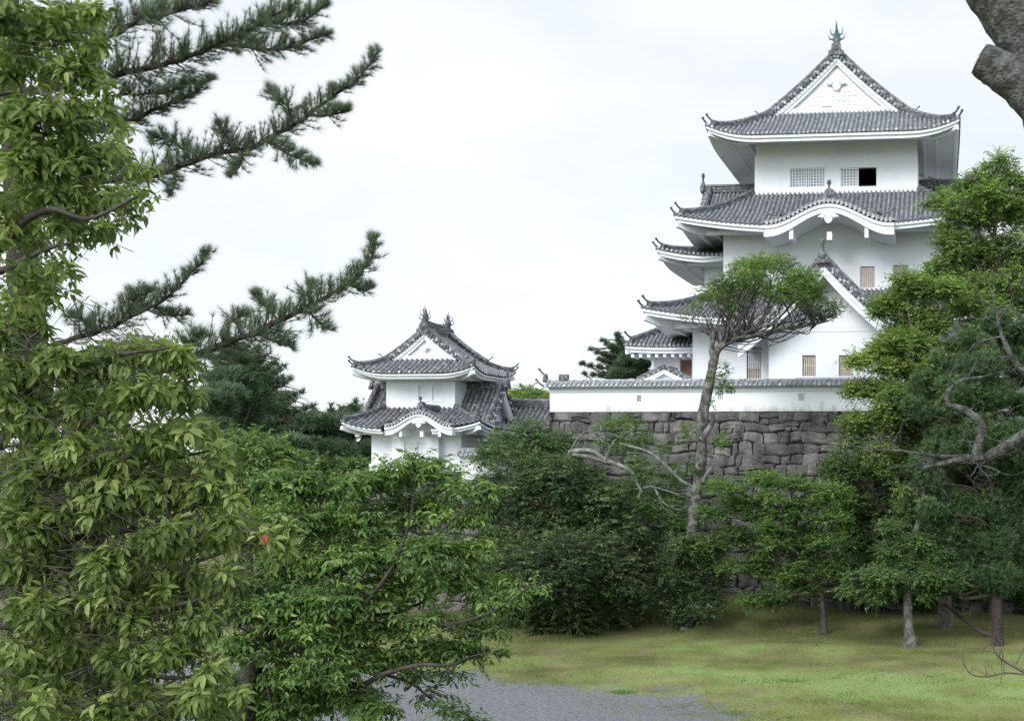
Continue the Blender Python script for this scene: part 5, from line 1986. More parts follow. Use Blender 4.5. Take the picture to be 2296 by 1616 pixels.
# tall tree with an umbrella crown in front of the keep
g = np.random.default_rng(34)
base_ = atD(1548, 1330, 57.5)
base_[2] = float(ground(base_[0], base_[1])) - 0.1
ut = plant('umbrella_tree', 'tall leaning grey trunked tree with a clipped umbrella crown in front of the keep', 'tree', tuple(base_))
w_ = MB()
D_ = 57.5
trunk = np.vstack([base_[None], px_line([(1552, 1210), (1556, 1150), (1566, 1080), (1574, 1010), (1572, 960), (1582, 900), (1592, 850), (1601, 808)], D_, 4)])
tube(w_, trunk, np.interp(np.linspace(0, 1, len(trunk)), [0, 0.15, 0.55, 0.62, 0.8, 1], [0.34, 0.29, 0.265, 0.31, 0.25, 0.23]), 11, wob=0.05, seed=5)
limbA = px_line([(1601, 812), (1612, 780), (1650, 757), (1690, 745)], D_, 5)
tube(w_, limbA, np.linspace(0.21, 0.13, len(limbA)), 9, wob=0.05)
limbB = px_line([(1601, 810), (1596, 780), (1600, 755), (1597, 735)], D_, 4)
tube(w_, limbB, np.linspace(0.19, 0.09, len(limbB)), 8, wob=0.05)
limbC = px_line([(1640, 762), (1690, 752), (1740, 738), (1790, 735), (1835, 722), (1875, 705)], D_ - 0.6, 5)
tube(w_, limbC, np.linspace(0.11, 0.02, len(limbC)), 7, wob=0.05)
stub = px_line([(1572, 985), (1590, 960), (1602, 938)], D_ - 0.5, 4)
tube(w_, stub, np.linspace(0.2, 0.1, len(stub)), 7, wob=0.08)
stub = px_line([(1575, 1080), (1590, 1055), (1598, 1045)], D_ - 0.4, 4)
tube(w_, stub, np.linspace(0.16, 0.05, len(stub)), 7, wob=0.08)
cspec = [(1556, 684, 18), (1590, 665, 32), (1628, 638, 38), (1660, 605, 40), (1700, 590, 40), (1745, 600, 42), (1790, 622, 42), (1832, 650, 38), (1866, 682, 24), (1650, 655, 38), (1700, 640, 42), (1755, 648, 42), (1805, 672, 34), (1620, 685, 26), (1845, 700, 20)]
cl = []
for px, py, r in cspec:
    for q in range(3):
        dd = D_ + g.normal() * 1.3
        rad = r * D_ / FP
        cl.append((atD(px + g.normal() * 11, py + g.normal() * 9, dd), np.array([rad, rad * 1.2, rad * 0.62]) * (0.55 + 0.5 * g.random()), 0.12 * g.normal()))
for i, (c, R, _) in enumerate(cl):
    src = limbB if c[0] < limbA[0][0] - 0.2 else (limbC if c[0] > limbA[-1][0] + 0.6 and g.random() < 0.7 else limbA)
    for j in range(3):
        e = c + nrmz(g.normal(size=3)) * R * 0.8
        s = src[g.integers(len(src) // 3, len(src))]
        m1 = s + (e - s) * 0.35 + np.array([0, 0, -0.10 * abs(e[0] - s[0])]) + g.normal(size=3) * 0.24
        m2 = s + (e - s) * 0.7 + np.array([0, 0, -0.07 * abs(e[0] - s[0])]) + g.normal(size=3) * 0.26
        q = catmull(np.array([s, m1, m2, e]), 5)
        tube(w_, q, np.linspace(0.06 if j == 0 else 0.034, 0.012, len(q)), 5)
w_.build('trunk', bark('smooth_grey_bark', (0.046, 0.041, 0.038), (0.175, 0.172, 0.162), 3.2, 0.9), ut)
f = MB()
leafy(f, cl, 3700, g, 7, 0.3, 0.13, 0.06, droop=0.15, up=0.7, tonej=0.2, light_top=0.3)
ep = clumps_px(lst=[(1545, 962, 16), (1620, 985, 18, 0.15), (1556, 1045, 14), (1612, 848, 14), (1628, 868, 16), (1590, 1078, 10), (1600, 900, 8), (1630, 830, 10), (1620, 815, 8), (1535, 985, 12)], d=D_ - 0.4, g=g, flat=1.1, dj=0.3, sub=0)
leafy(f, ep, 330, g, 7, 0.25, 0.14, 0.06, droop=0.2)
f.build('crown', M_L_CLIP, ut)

broad_tree('shrub', 'bushy dark shrub at the foot of the umbrella tree against the stones', 56.2, [(1545, 1352), (1545, 1300), (1545, 1250)], 0.1,
           [(1535, 1225, 40, 0.12), (1575, 1215, 30, 0.12), (1505, 1250, 32), (1590, 1255, 34), (1545, 1275, 48), (1510, 1300, 34), (1585, 1300, 36), (1550, 1325, 36), (1555, 1350, 34), (1520, 1340, 26), (1590, 1340, 28), (1610, 1225, 20), (1545, 1372, 36), (1512, 1366, 28), (1580, 1368, 30)], 2900, M_L_DARK, M_BARK_DARK, 35, cat='shrub', L=0.16, W=0.07, tonej=0.2, limb=0.04)
broad_tree('maple_tree', 'light green maple with spreading layered branches in front of the stone rampart', 55.5, [(1848, 1382), (1842, 1335), (1820, 1270), (1775, 1170)], 0.14,
           [(1640, 1095, 42), (1715, 1075, 50, 0.1), (1790, 1085, 46, 0.1), (1850, 1100, 46, 0.12), (1610, 1150, 44), (1690, 1140, 52), (1770, 1150, 50), (1850, 1160, 46, 0.1), (1600, 1220, 36), (1670, 1210, 46), (1750, 1215, 50), (1835, 1215, 52), (1890, 1185, 26), (1690, 1275, 46), (1770, 1285, 52), (1840, 1280, 46), (1750, 1330, 36), (1870, 1255, 30), (1690, 1345, 30), (1665, 1130, 40), (1740, 1110, 44, 0.1), (1820, 1130, 44), (1720, 1180, 44), (1800, 1190, 44), (1640, 1190, 36), (1710, 1245, 40), (1800, 1250, 46), (1650, 1270, 34), (1740, 1345, 34), (1800, 1320, 40), (1600, 1095, 30)],
           6600, M_L_MAPLE, M_BARK_DARK, 36, flat=0.27, L=0.14, W=0.075, droop=0.05, up=1.4, ls=0.6, tonej=0.16, deep=1.2, limb=0.05)
broad_tree('broadleaf_tree', 'dark shaded evergreen tree filling the gap right of the light green maple', 60.5, [(1960, 1390), (1962, 1250), (1965, 1100)], 0.25,
           [(1905, 1050, 50), (1955, 1035, 50), (2020, 1060, 55), (1920, 1120, 60), (1990, 1130, 75), (2060, 1140, 60), (1925, 1200, 60), (2000, 1215, 80), (1930, 1275, 60), (2010, 1295, 80), (1950, 1340, 55), (2060, 1320, 70), (1900, 1310, 34)], 7500, M_L_MID, M_BARK_DARK, 37, L=0.18, W=0.08, tonej=0.15)
# hedge of dark shrubs at the far right
broad_tree('shrub', 'low dark shrubs along the rampart foot behind the pine trunk', 61, [(2160, 1385), (2160, 1350), (2160, 1320)], 0.08,
           [(1905, 1350, 34), (1960, 1355, 38), (2020, 1355, 38), (2090, 1345, 42), (2150, 1345, 45), (2215, 1345, 45), (2280, 1340, 50), (2330, 1335, 55), (2120, 1300, 50), (2250, 1280, 60), (2060, 1310, 46), (2190, 1300, 50), (2320, 1270, 60)], 9000, M_L_MID, M_BARK_DARK, 38, cat='shrub', L=0.2, W=0.09, tonej=0.16)

# ---- right hand trees
broad_tree('zelkova_tree', 'tall light green tree overlapping the right side of the keep', 60, [(2230, 1400), (2225, 1100), (2225, 850), (2215, 650), (2235, 480)], 0.3,
           [(2245, 372, 34), (2215, 400, 34), (2280, 405, 44, 0.1), (2170, 425, 36), (2235, 450, 50), (2120, 455, 30), (2290, 480, 50), (2190, 490, 46), (2085, 462, 18), (2140, 510, 42), (2245, 540, 56), (2110, 545, 26), (2180, 570, 54), (2290, 580, 56), (2120, 590, 40), (2240, 625, 60), (2165, 640, 54), (2095, 610, 26), (2310, 660, 60), (2210, 700, 60), (2290, 740, 60), (2330, 420, 50), (2340, 540, 60), (2165, 395, 10), (2110, 430, 9), (2200, 450, 46), (2150, 470, 44), (2260, 480, 50), (2215, 550, 50), (2145, 555, 40), (2270, 640, 56), (2200, 640, 50), (2140, 690, 50), (2250, 780, 60), (2180, 760, 50), (2310, 820, 60)],
           10000, M_L_TALL, M_BARK, 41, flat=0.8, L=0.17, W=0.09, droop=0.15, up=0.9, ls=0.55, tonej=0.18, light_top=0.35, limb=0.06)
broad_tree('maple_tree', 'spreading maple with yellow tinged layers hiding the right end of the white wall', 56.5, [(2120, 1400), (2110, 1150), (2090, 960), (2080, 800)], 0.24,
           [(2045, 632, 46), (2085, 655, 44), (1995, 690, 44), (2040, 700, 50), (2090, 720, 54), (1975, 700, 22), (2010, 740, 34), (2065, 770, 46, 0.1), (1985, 790, 44, 0.22), (1935, 812, 30, 0.4), (1990, 825, 36, 0.3), (2050, 835, 48, 0.1), (1925, 872, 34, 0.1), (1970, 880, 40), (2040, 890, 50), (1925, 948, 40), (1985, 955, 52), (2050, 960, 54), (1920, 990, 34), (1965, 1010, 40), (2120, 650, 40), (2120, 790, 50), (2010, 770, 44, 0.15), (2080, 900, 50), (2010, 920, 46), (2060, 1010, 50), (2000, 1040, 40), (2100, 830, 50)],
           13000, M_L_TALL, M_BARK, 42, flat=0.5, L=0.155, W=0.082, droop=0.08, up=1.1, ls=0.6, tonej=0.18, light_top=0.3, deep=1.2, limb=0.06)
pine_tree('pine_tree', 'tall dark pine with a straight trunk on the lawn at the right edge', 52.5, [(2237, 1450), (2234, 1330), (2226, 1120), (2205, 920), (2190, 770)], 0.3,
          [(2235, 735, 44), (2290, 745, 50), (2180, 775, 44), (2120, 815, 48), (2205, 825, 56), (2275, 830, 56), (2085, 865, 46), (2150, 885, 60), (2230, 900, 64), (2300, 910, 56), (2060, 925, 42), (2115, 960, 60), (2195, 970, 70), (2280, 985, 64), (2095, 1030, 56), (2170, 1050, 70), (2260, 1065, 70), (2110, 1110, 56), (2195, 1130, 76), (2280, 1150, 64), (2130, 1195, 56), (2215, 1215, 70), (2290, 1235, 50, 0.25), (2150, 1265, 46), (2230, 1285, 50), (2090, 1250, 34), (2120, 1310, 34), (2270, 1310, 44), (2140, 1010, 56), (2240, 1020, 60), (2150, 1150, 56), (2250, 1110, 56), (2190, 1240, 50), (2080, 1080, 44), (2160, 840, 46), (2300, 1080, 60), (2090, 1150, 40)],
          38000, M_N_BRIGHT, M_BARK_PINE, 43, None, L=0.25, flat=0.85)
broad_tree('young_tree', 'slender grey trunked tree with a broken top standing on the lawn', 52.5, [(2042, 1455), (2036, 1370), (2036, 1290), (2048, 1210), (2066, 1150), (2076, 1080), (2082, 1030)], 0.24,
           [(1945, 1300, 36), (1905, 1322, 26), (1985, 1290, 40), (1960, 1340, 28), (2045, 1265, 38), (2000, 1240, 34), (2090, 1290, 36), (2130, 1300, 36), (2055, 1215, 34), (2000, 1180, 26, 0.1), (2050, 1130, 30, 0.25), (2030, 1095, 18, 0.3), (1920, 1290, 20), (2075, 1330, 26), (2100, 1240, 30), (2000, 1320, 26)],
           3800, M_L_MID, bark('mottled_grey_bark', (0.062, 0.055, 0.048), (0.150, 0.142, 0.128), 4), 44, flat=0.4, L=0.15, W=0.08, droop=0.2, up=1.1, ls=0.55, limb=0.045, power=0.6)
m = MB()
tube(m, np.array([atD(2117, 1352, 56.0), atD(2168, 1392, 54), atD(2205, 1420, 53.1), atD(2224, 1423, 52.7)]), [0.11, 0.1, 0.09, 0.07], 8, wob=0.06)
tag(m.build('fallen_branch', M_BARK_DARK), 'dark fallen branch leaning beside the pine trunk on the grass', 'branch')

# ---- pine whose boughs reach in from the upper left
g = np.random.default_rng(51)
DP = 13.0
pb = atD(60, 1000, DP)
pb[2] = float(ground(pb[0], pb[1])) - 0.1
lp = plant('pine_tree', 'near pine whose long needled boughs reach across the sky at the upper left', 'pine tree', tuple(pb))
w_, f = MB(), MB()
tkp = np.vstack([pb[None], px_line([(70, 1300), (90, 1000), (60, 700), (40, 400), (20, 100), (10, -100)], DP, 4)])
tube(w_, tkp, np.linspace(0.22, 0.1, len(tkp)), 9, wob=0.06)
boughs = [
    ([(40, 210), (150, 190), (240, 165), (330, 148), (400, 128), (470, 100), (540, 62), (600, 25), (650, -10)], 50, 1.0),
    ([(470, 100), (540, 105), (610, 104), (670, 95), (735, 72)], 30, 0.6),
    ([(560, 50), (640, 60), (690, 40), (725, 5)], 34, 0.6),
    ([(300, 30), (360, 40), (430, 30), (480, 5)], 34, 0.6),
    ([(180, 110), (250, 75), (300, 55), (350, 20), (390, -10)], 44, 0.8),
    ([(170, 300), (260, 285), (330, 262), (400, 238), (450, 215), (490, 185)], 26, 0.7),
    ([(250, 215), (320, 205), (380, 200), (430, 180)], 26, 0.5),
    ([(40, 420), (200, 410), (310, 398), (380, 380), (480, 348), (560, 325), (640, 290), (710, 252), (770, 215), (820, 180), (855, 130)], 40, 1.0),
    ([(660, 275), (655, 235), (630, 215), (612, 190)], 26, 0.4),
    ([(520, 330), (500, 300), (480, 275)], 30, 0.4),
    ([(430, 362), (400, 330), (360, 315), (330, 320)], 30, 0.5),
    ([(590, 312), (640, 335), (680, 350), (718, 355)], 18, 0.35),
    ([(700, 258), (740, 262), (785, 250)], 20, 0.35),
    ([(540, 338), (545, 370), (525, 410)], 14, 0.25), ([(390, 380), (395, 405), (380, 425)], 14, 0.25),
    ([(60, 800), (130, 772), (200, 748), (270, 720), (340, 690), (400, 650), (440, 612), (470, 560)], 36, 0.8),
    ([(270, 718), (300, 672), (335, 650)], 26, 0.35), ([(340, 690), (380, 708), (420, 700)], 20, 0.3), ([(200, 748), (170, 712), (140, 708)], 22, 0.35),
    ([(250, 860), (380, 815), (450, 785), (530, 752), (600, 728), (680, 690), (740, 655), (790, 620), (835, 570), (858, 515)], 44, 1.0),
    ([(620, 718), (600, 690), (580, 662)], 24, 0.35), ([(700, 680), (690, 645), (700, 630)], 28, 0.35), ([(680, 690), (720, 720), (745, 735)], 26, 0.35), ([(560, 740), (610, 760), (650, 765)], 28, 0.4), ([(480, 770), (520, 800), (560, 810)], 34, 0.4), ([(430, 795), (440, 760), (470, 745)], 26, 0.4), ([(770, 635), (815, 655), (828, 648)], 18, 0.3), ([(540, 750), (520, 725), (545, 705)], 26, 0.4),
]
TP, TA, TV = [], [], []
for bi, (pts, wpx, sc_) in enumerate(boughs):
    dj = DP + g.normal() * 0.6
    Lb = px_line(pts, dj, 6)
    Lb = Lb + np.cumsum(g.normal(size=Lb.shape), axis=0) * 0.008
    tube(w_, Lb, np.linspace(0.05 * sc_ if sc_ > 0.55 else 0.016, 0.008, len(Lb)), 6, wob=0.05, seed=bi)
    seg = np.linalg.norm(np.diff(Lb, axis=0), axis=1)
    cum = np.concatenate([[0], np.cumsum(seg)])
    wd = 1.35 * wpx * DP / FP
    for s in np.arange(0.05, cum[-1], 0.016):
        fr = s / cum[-1]
        if sc_ >= 0.8 and bi not in (4,) and fr < 0.22:
            continue
        p = np.array([np.interp(s, cum, Lb[:, c]) for c in range(3)])
        i = min(int(np.searchsorted(cum, s)), len(Lb) - 1)
        tg = nrmz(Lb[i] - Lb[i - 1] if i else Lb[1] - Lb[0])
        taper = min(1.0, 0.25 + 1.3 * (1 - fr)) * min(1, 0.5 + fr * 2)
        nside = g.integers(1, 3)
        for _ in range(nside):
            sd = nrmz(g.normal(size=3) + np.array([0, 0, 0.5]))
            sd = nrmz(sd - tg * (sd @ tg))
            ln = wd * taper * (0.25 + 1.15 * g.random())
            dir_ = nrmz(sd * 0.85 + tg * 0.55 + np.array([0, 0, 0.15]))
            e = p + dir_ * ln
            mid = p + dir_ * ln * 0.5 - np.array([0, 0, 0.06 * ln])
            tube(w_, np.array([p, mid, e]), [0.007, 0.005, 0.0035], 3, cap=False)
            up_ = nrmz(dir_ + np.array([0, 0, 0.6]) + g.normal(size=3) * 0.2)
            TP.append(e)
            TA.append(up_)
            TV.append(0.42 + 0.1 * g.normal() + (0.12 if fr > 0.8 else 0))
            for fr2 in ((0.5, 0.75) if ln > 0.16 else (0.6,)):
                mid = p + dir_ * ln * fr2 - np.array([0, 0, 0.05 * ln])
                TP.append(mid)
                TA.append(nrmz(dir_ + np.array([0, 0, 0.7]) + g.normal(size=3) * 0.4))
                TV.append(0.36 + 0.1 * g.normal())
    TP.append(Lb[-1])
    TA.append(nrmz(Lb[-1] - Lb[-3]))
    TV.append(0.5)
TP, TA, TV = np.array(TP), np.array(TA), np.clip(np.array(TV), 0, 1)
wh = g.integers(0, 4, len(TP))
TUF = [tuft_template(30, 80 + s, 0.016, 0.2, 1.15) for s in range(4)]
for q in range(4):
    s = wh == q
    instances(f, TUF[q], TP[s], TA[s], g.normal(size=(s.sum(), 3)), 0.098 * (0.75 + 0.5 * g.random(s.sum())), 0.098, TV[s])
w_.build('trunk', M_BARK_PINE, lp)
f.build('crown', M_N_PINE, lp)

# ---- middle tree between the oak and the far pines
broad_tree('broadleaf_tree', 'mid green leafy tree between the oak and the far pines', 24, [(560, 1500), (555, 1250), (560, 1100)], 0.14,
           [(520, 985, 34), (570, 1000, 42), (620, 1010, 34), (655, 1025, 22), (500, 1050, 50), (580, 1060, 56), (640, 1075, 40), (540, 1120, 60), (620, 1130, 50), (470, 1000, 40)], 1500, M_L_CHERRY, M_BARK_DARK, 52, k=8, ls=0.35, L=0.10, W=0.042, droop=0.4, T=T_OVAL, limb=0.03, tonej=0.15)

# ---- cherry in the middle foreground
g = np.random.default_rng(53)
DC = 13.5
cb_ = atD(560, 1500, DC)
cb_[2] = float(ground(cb_[0], cb_[1])) - 0.1
ct_ = plant('cherry_tree', 'wide green cherry tree in the foreground reaching over the gravel and lawn', 'cherry tree', tuple(cb_))
w_, f = MB(), MB()
tr_ = np.vstack([cb_[None], px_line([(545, 1560), (590, 1440), (640, 1385), (690, 1340)], DC, 5)])
tube(w_, tr_, np.linspace(0.13, 0.075, len(tr_)), 9, wob=0.07)
cbr = [([(590, 1440), (680, 1460), (790, 1535), (860, 1510), (940, 1490), (1010, 1490), (1060, 1470), (1115, 1462)], 0.05), ([(860, 1510), (920, 1530), (960, 1560), (1010, 1600), (1060, 1630)], 0.022),
       ([(640, 1385), (720, 1410), (790, 1390), (830, 1340), (880, 1270), (910, 1200), (925, 1130), (930, 1060)], 0.035), ([(740, 1420), (765, 1370), (745, 1290), (720, 1230), (718, 1140), (715, 1080)], 0.03),
       ([(790, 1400), (800, 1350), (850, 1310), (930, 1250), (990, 1190), (1060, 1120), (1100, 1095)], 0.03), ([(820, 1380), (900, 1370), (980, 1330), (1060, 1280), (1090, 1260)], 0.028), ([(900, 1400), (1000, 1400), (1080, 1380), (1140, 1350), (1200, 1305)], 0.024),
       ([(600, 1500), (610, 1590), (640, 1640)], 0.03), ([(690, 1340), (640, 1260), (640, 1160), (650, 1100)], 0.03), ([(880, 1270), (830, 1200), (800, 1110)], 0.018), ([(1000, 1400), (1060, 1420), (1120, 1410)], 0.012)]
for i, (pts, r) in enumerate(cbr):
    Lb = px_line([(a_, b_, DC + 0.5 * np.sin(i * 1.7) + 0.12 * j * (1 if i % 2 else -1)) for j, (a_, b_) in enumerate(pts)], DC, 6)
    tube(w_, Lb, np.linspace(r, 0.006, len(Lb)), 6, wob=0.06, seed=i)
cspec = [(600, 1300, 60), (570, 1370, 60), (560, 1450, 60), (620, 1250, 50), (600, 1170, 50), (540, 1530, 60), (620, 1360, 50), (640, 1075, 46), (700, 1085, 55), (760, 1095, 50), (820, 1085, 46), (880, 1070, 50, 0.05), (935, 1045, 46, 0.08), (985, 1065, 46, 0.05), (1040, 1100, 36), (1090, 1098, 26, 0.1), (660, 1160, 65), (740, 1170, 70), (830, 1160, 70), (920, 1140, 70), (1000, 1150, 56), (1060, 1165, 30),
         (690, 1250, 75), (790, 1250, 80), (880, 1235, 75, 0.08), (970, 1230, 65), (1040, 1225, 40, 0.05), (700, 1330, 60), (800, 1335, 75), (900, 1320, 75), (990, 1300, 60), (1060, 1300, 44), (1090, 1350, 36), (1130, 1345, 26, 0.1), (1180, 1320, 22, 0.12), (1210, 1308, 10, 0.12),
         (620, 1440, 70), (700, 1410, 60), (800, 1420, 60), (890, 1400, 50, 0.1), (970, 1390, 44, 0.05), (1050, 1410, 36), (1100, 1410, 30), (760, 1480, 70, 0.1), (660, 1500, 70, 0.08), (850, 1470, 55, 0.08), (930, 1450, 50), (1010, 1455, 44, -0.12), (1060, 1465, 26, -0.1), (1115, 1462, 14, -0.15), (690, 1570, 70), (780, 1560, 55), (600, 1580, 70), (830, 1590, 40), (930, 1520, 24, -0.2), (960, 1560, 22, -0.2), (1000, 1590, 26, -0.2), (1050, 1620, 26, -0.2), (1000, 1510, 20, -0.15)]
cl = clumps_px(cspec, DC, g, 0.44, 0.9, 1.3, 3)
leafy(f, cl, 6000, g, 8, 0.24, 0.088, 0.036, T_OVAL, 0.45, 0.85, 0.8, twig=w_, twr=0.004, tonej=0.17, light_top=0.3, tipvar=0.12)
# fine boughs inside each clump
for i, (c, R, _) in enumerate(cl):
    for j in range(2):
        e = c + nrmz(g.normal(size=3)) * R * 0.9
        s = c + nrmz(g.normal(size=3)) * R * 0.8
        tube(w_, catmull(np.array([s, (s + e) / 2 + g.normal(size=3) * 0.05, e]), 3), [0.008, 0.006, 0.004], 4, cap=False)
w_.build('trunk', M_BARK_DARK, ct_)
f.build('crown', M_L_CHERRY, ct_)

# ---- evergreen oak close on the left
g = np.random.default_rng(54)
ob = atD(-140, 1000, 7.2)
ob[2] = float(ground(ob[0], ob[1])) - 0.1
ok_ = plant('oak_tree', 'evergreen oak with drooping glossy leaves filling the near left side', 'oak tree', tuple(ob))
w_, f = MB(), MB()
tro = np.vstack([ob[None], px_line([(-130, 1200), (-120, 900), (-110, 600), (-100, 200), (-90, -100)], 7.2, 4)])
tube(w_, tro, np.linspace(0.16, 0.07, len(tro)), 9, wob=0.06)
obr = [[(-110, 300), (-20, 215), (80, 205), (150, 240), (215, 230)], [(-110, 420), (0, 350), (60, 300), (130, 330), (250, 335)], [(-110, 620), (0, 560), (50, 500), (120, 470), (200, 490), (310, 440)], [(-100, 640), (20, 600), (100, 560), (180, 540)],
       [(-110, 200), (0, 120), (100, 60), (180, 40), (230, 10)], [(-120, 900), (0, 880), (100, 850), (250, 800), (380, 780)], [(-120, 1000), (50, 960), (200, 920), (330, 880), (440, 850)], [(-120, 1100), (60, 1060), (200, 1060), (330, 1040), (470, 1010)],
       [(-120, 1250), (60, 1230), (200, 1200), (330, 1180), (450, 1130), (530, 1120)], [(-120, 1330), (60, 1330), (200, 1310), (400, 1270), (560, 1215), (650, 1190)], [(-120, 1400), (100, 1400), (260, 1380), (420, 1350), (540, 1310)], [(-120, 1500), (100, 1520), (250, 1500), (400, 1520), (500, 1490)], [(-100, 1650), (100, 1620), (250, 1570), (400, 1590), (500, 1570)], [(0, 1000), (60, 900), (60, 780), (90, 740)], [(-110, 800), (0, 720), (60, 690), (120, 640)]]
for i, pts in enumerate(obr):
    dd = 6.6 + 0.5 * np.sin(i * 2.3)
    Lb = px_line([(a_, b_, dd - 0.1 * j) for j, (a_, b_) in enumerate(pts)], dd, 6)
    tube(w_, Lb, np.linspace(0.03, 0.006, len(Lb)), 6, wob=0.06, seed=i)
ospec = [(50, 40, 90), (150, 40, 70), (215, 20, 40), (205, 90, 40), (60, 140, 90), (160, 140, 70), (230, 190, 30), (50, 250, 90), (150, 250, 80), (230, 260, 50, 0.1), (285, 285, 22, 0.1), (70, 350, 90, 0.05), (170, 350, 80, 0.08), (260, 345, 55, 0.1), (320, 375, 36, 0.12), (355, 385, 12, 0.15), (80, 440, 80), (180, 440, 75), (265, 440, 50), (325, 440, 26), (300, 490, 32), (60, 530, 75), (150, 520, 60), (235, 515, 36), (60, 610, 60), (130, 590, 40), (165, 625, 20, -0.1), (50, 690, 50), (115, 660, 30, -0.1), (20, 740, 50), (90, 735, 24, -0.1),
         (60, 830, 80), (160, 810, 60), (250, 800, 50), (330, 790, 46, 0.12), (390, 785, 44, 0.14), (430, 815, 26, 0.1), (70, 920, 90), (190, 910, 85), (310, 880, 75, 0.05), (400, 880, 50, 0.08), (80, 1030, 100), (220, 1010, 90), (350, 980, 75), (440, 960, 40, 0.1), (490, 1000, 34, 0.14), (505, 1045, 22, 0.1), (100, 1140, 105), (250, 1120, 100), (390, 1090, 75), (470, 1090, 45), (530, 1120, 26, 0.1),
         (110, 1260, 105), (270, 1240, 100), (410, 1200, 80), (510, 1190, 55, 0.05), (590, 1195, 42, 0.1), (635, 1190, 26, 0.12), (640, 1235, 20, 0.1), (120, 1370, 105), (290, 1350, 95), (420, 1320, 75), (520, 1290, 45), (120, 1480, 105, 0.05), (280, 1480, 90), (400, 1440, 60), (470, 1390, 40), (120, 1590, 105, 0.08), (290, 1590, 90, 0.08), (420, 1560, 60, 0.08), (490, 1590, 46, 0.08), (480, 1500, 34, 0.05), (540, 1560, 26, 0.05)]
for layer, (dc, dsp, n, ta) in enumerate(((5.9, 0.35, 1800, 0.06), (6.8, 0.5, 2200, -0.05), (7.9, 0.5, 2100, -0.2))):  # back layers toned darker: the crown's inner shade is put into leaf colour
    sp = [(a_[0], a_[1], a_[2] * (1.0 if layer == 0 else 0.97), (a_[3] if len(a_) > 3 else 0.0)) for a_ in ospec]
    cl = clumps_px(sp, dc, g, 0.7, 0.6, 1.0, 3)
    # thinner where the sky shows through at the top
    P, d_, rr, tone, idx = spray_points(cl, n, g, 0.55)
    zt_ = (HPY - 700) / FP * dc + EYE
    kp = (P[:, 2] < zt_) | (g.random(len(P)) < (0.62 if layer == 0 else 0.30))
    P, d_, tone = P[kp], d_[kp], tone[kp]
    m_ = len(P)
    D = nrmz(d_ * np.array([0.6, 0.6, 0.35]) + np.array([0.55, -0.15, 0.12]) + g.normal(size=(m_, 3)) * 0.35)
    ln = 0.12 + 0.2 * g.random(m_)
    instances(w_, T_TWIG, P - D * ln[:, None], D, np.tile(UPV, (m_, 1)), ln, 0.004, 0.5)
    # the twig's own parent twig
    s = (g.random(m_) < 0.5) & (P[:, 2] < zt_)
    D2 = nrmz(D + np.array([0.5, 0, -0.1]) + g.normal(size=(m_, 3)) * 0.5)
    instances(w_, T_TWIG, (P - D * ln[:, None] - D2 * 0.2)[s], D2[s], np.tile(UPV, (s.sum(), 1)), 0.21, 0.005, 0.5)
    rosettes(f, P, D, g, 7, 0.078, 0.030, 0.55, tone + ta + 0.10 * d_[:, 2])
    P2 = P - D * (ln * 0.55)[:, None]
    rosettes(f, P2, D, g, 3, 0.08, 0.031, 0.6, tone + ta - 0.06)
w_.build('trunk', M_BARK_DARK, ok_)
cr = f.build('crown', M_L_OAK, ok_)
m = MB()
pd = atD(593, 1196, 5.7)
instances(m, T_OVAL, np.array([pd]), np.array([[0.15, 0, -1.0]]), np.array([[0.4, -1.0, 0.1]]), 0.06, 0.03, 0.5)
m.build('dead_leaf', M_DEADLEAF, ok_)['label'] = 'single orange red dying leaf'

# ---- bare lichened tree leaning in from the right edge
g = np.random.default_rng(55)
DB = 5.8
bb_ = atD(2520, 1000, DB)
bb_[2] = float(ground(bb_[0], bb_[1])) - 0.1
bt = plant('bare_tree', 'thick lichen covered trunk with a sawn stub and bare limbs at the right edge', 'tree', tuple(bb_))
w_ = MB()
trb = np.vstack([bb_[None], px_line([(2510, 1200), (2480, 900), (2450, 600), (2425, 420), (2385, 250), (2335, 110), (2270, 0), (2190, -110)], DB, 6)])
tube(w_, trb, np.interp(np.linspace(0, 1, len(trb)), [0, 0.3, 1], [0.27, 0.235, 0.19]), 22, wob=0.025, seed=9)
stp = px_line([(2395, 300), (2345, 240), (2290, 190), (2240, 158), (2196, 134)], DB - 0.12, 6)
tube(w_, stp, np.linspace(0.15, 0.082, len(stp)), 16, wob=0.03, seed=4, cap=False)
lb = px_line([(2480, 900, 6.4), (2390, 930, 7.0), (2296, 978, 7.4), (2240, 1012, 7.5), (2200, 1030, 7.5), (2160, 1028, 7.5), (2110, 1040, 7.5), (2062, 1049, 7.5)], 7.4, 5)
tube(w_, lb, np.interp(np.linspace(0, 1, len(lb)), [0, 0.45, 0.62, 1], [0.055, 0.040, 0.032, 0.010]), 9, wob=0.07, seed=2)
lb2 = px_line([(2195, 1030), (2192, 1000), (2203, 965), (2190, 938), (2160, 918), (2122, 908)], 7.45, 5)
tube(w_, lb2, np.linspace(0.034, 0.022, len(lb2)), 9, wob=0.08, seed=6)
lb3 = px_line([(2126, 908), (2121, 885), (2138, 865), (2160, 852), (2202, 845)], 7.45, 4)
tube(w_, lb3, np.linspace(0.020, 0.010, len(lb3)), 7, wob=0.08)
lb4 = px_line([(2480, 980, 7.0), (2380, 900, 7.4), (2296, 833, 7.6), (2263, 790, 7.6), (2240, 730, 7.6), (2236, 690, 7.6)], 7.5, 5)
tube(w_, lb4, np.linspace(0.04, 0.006, len(lb4)), 7, wob=0.06)


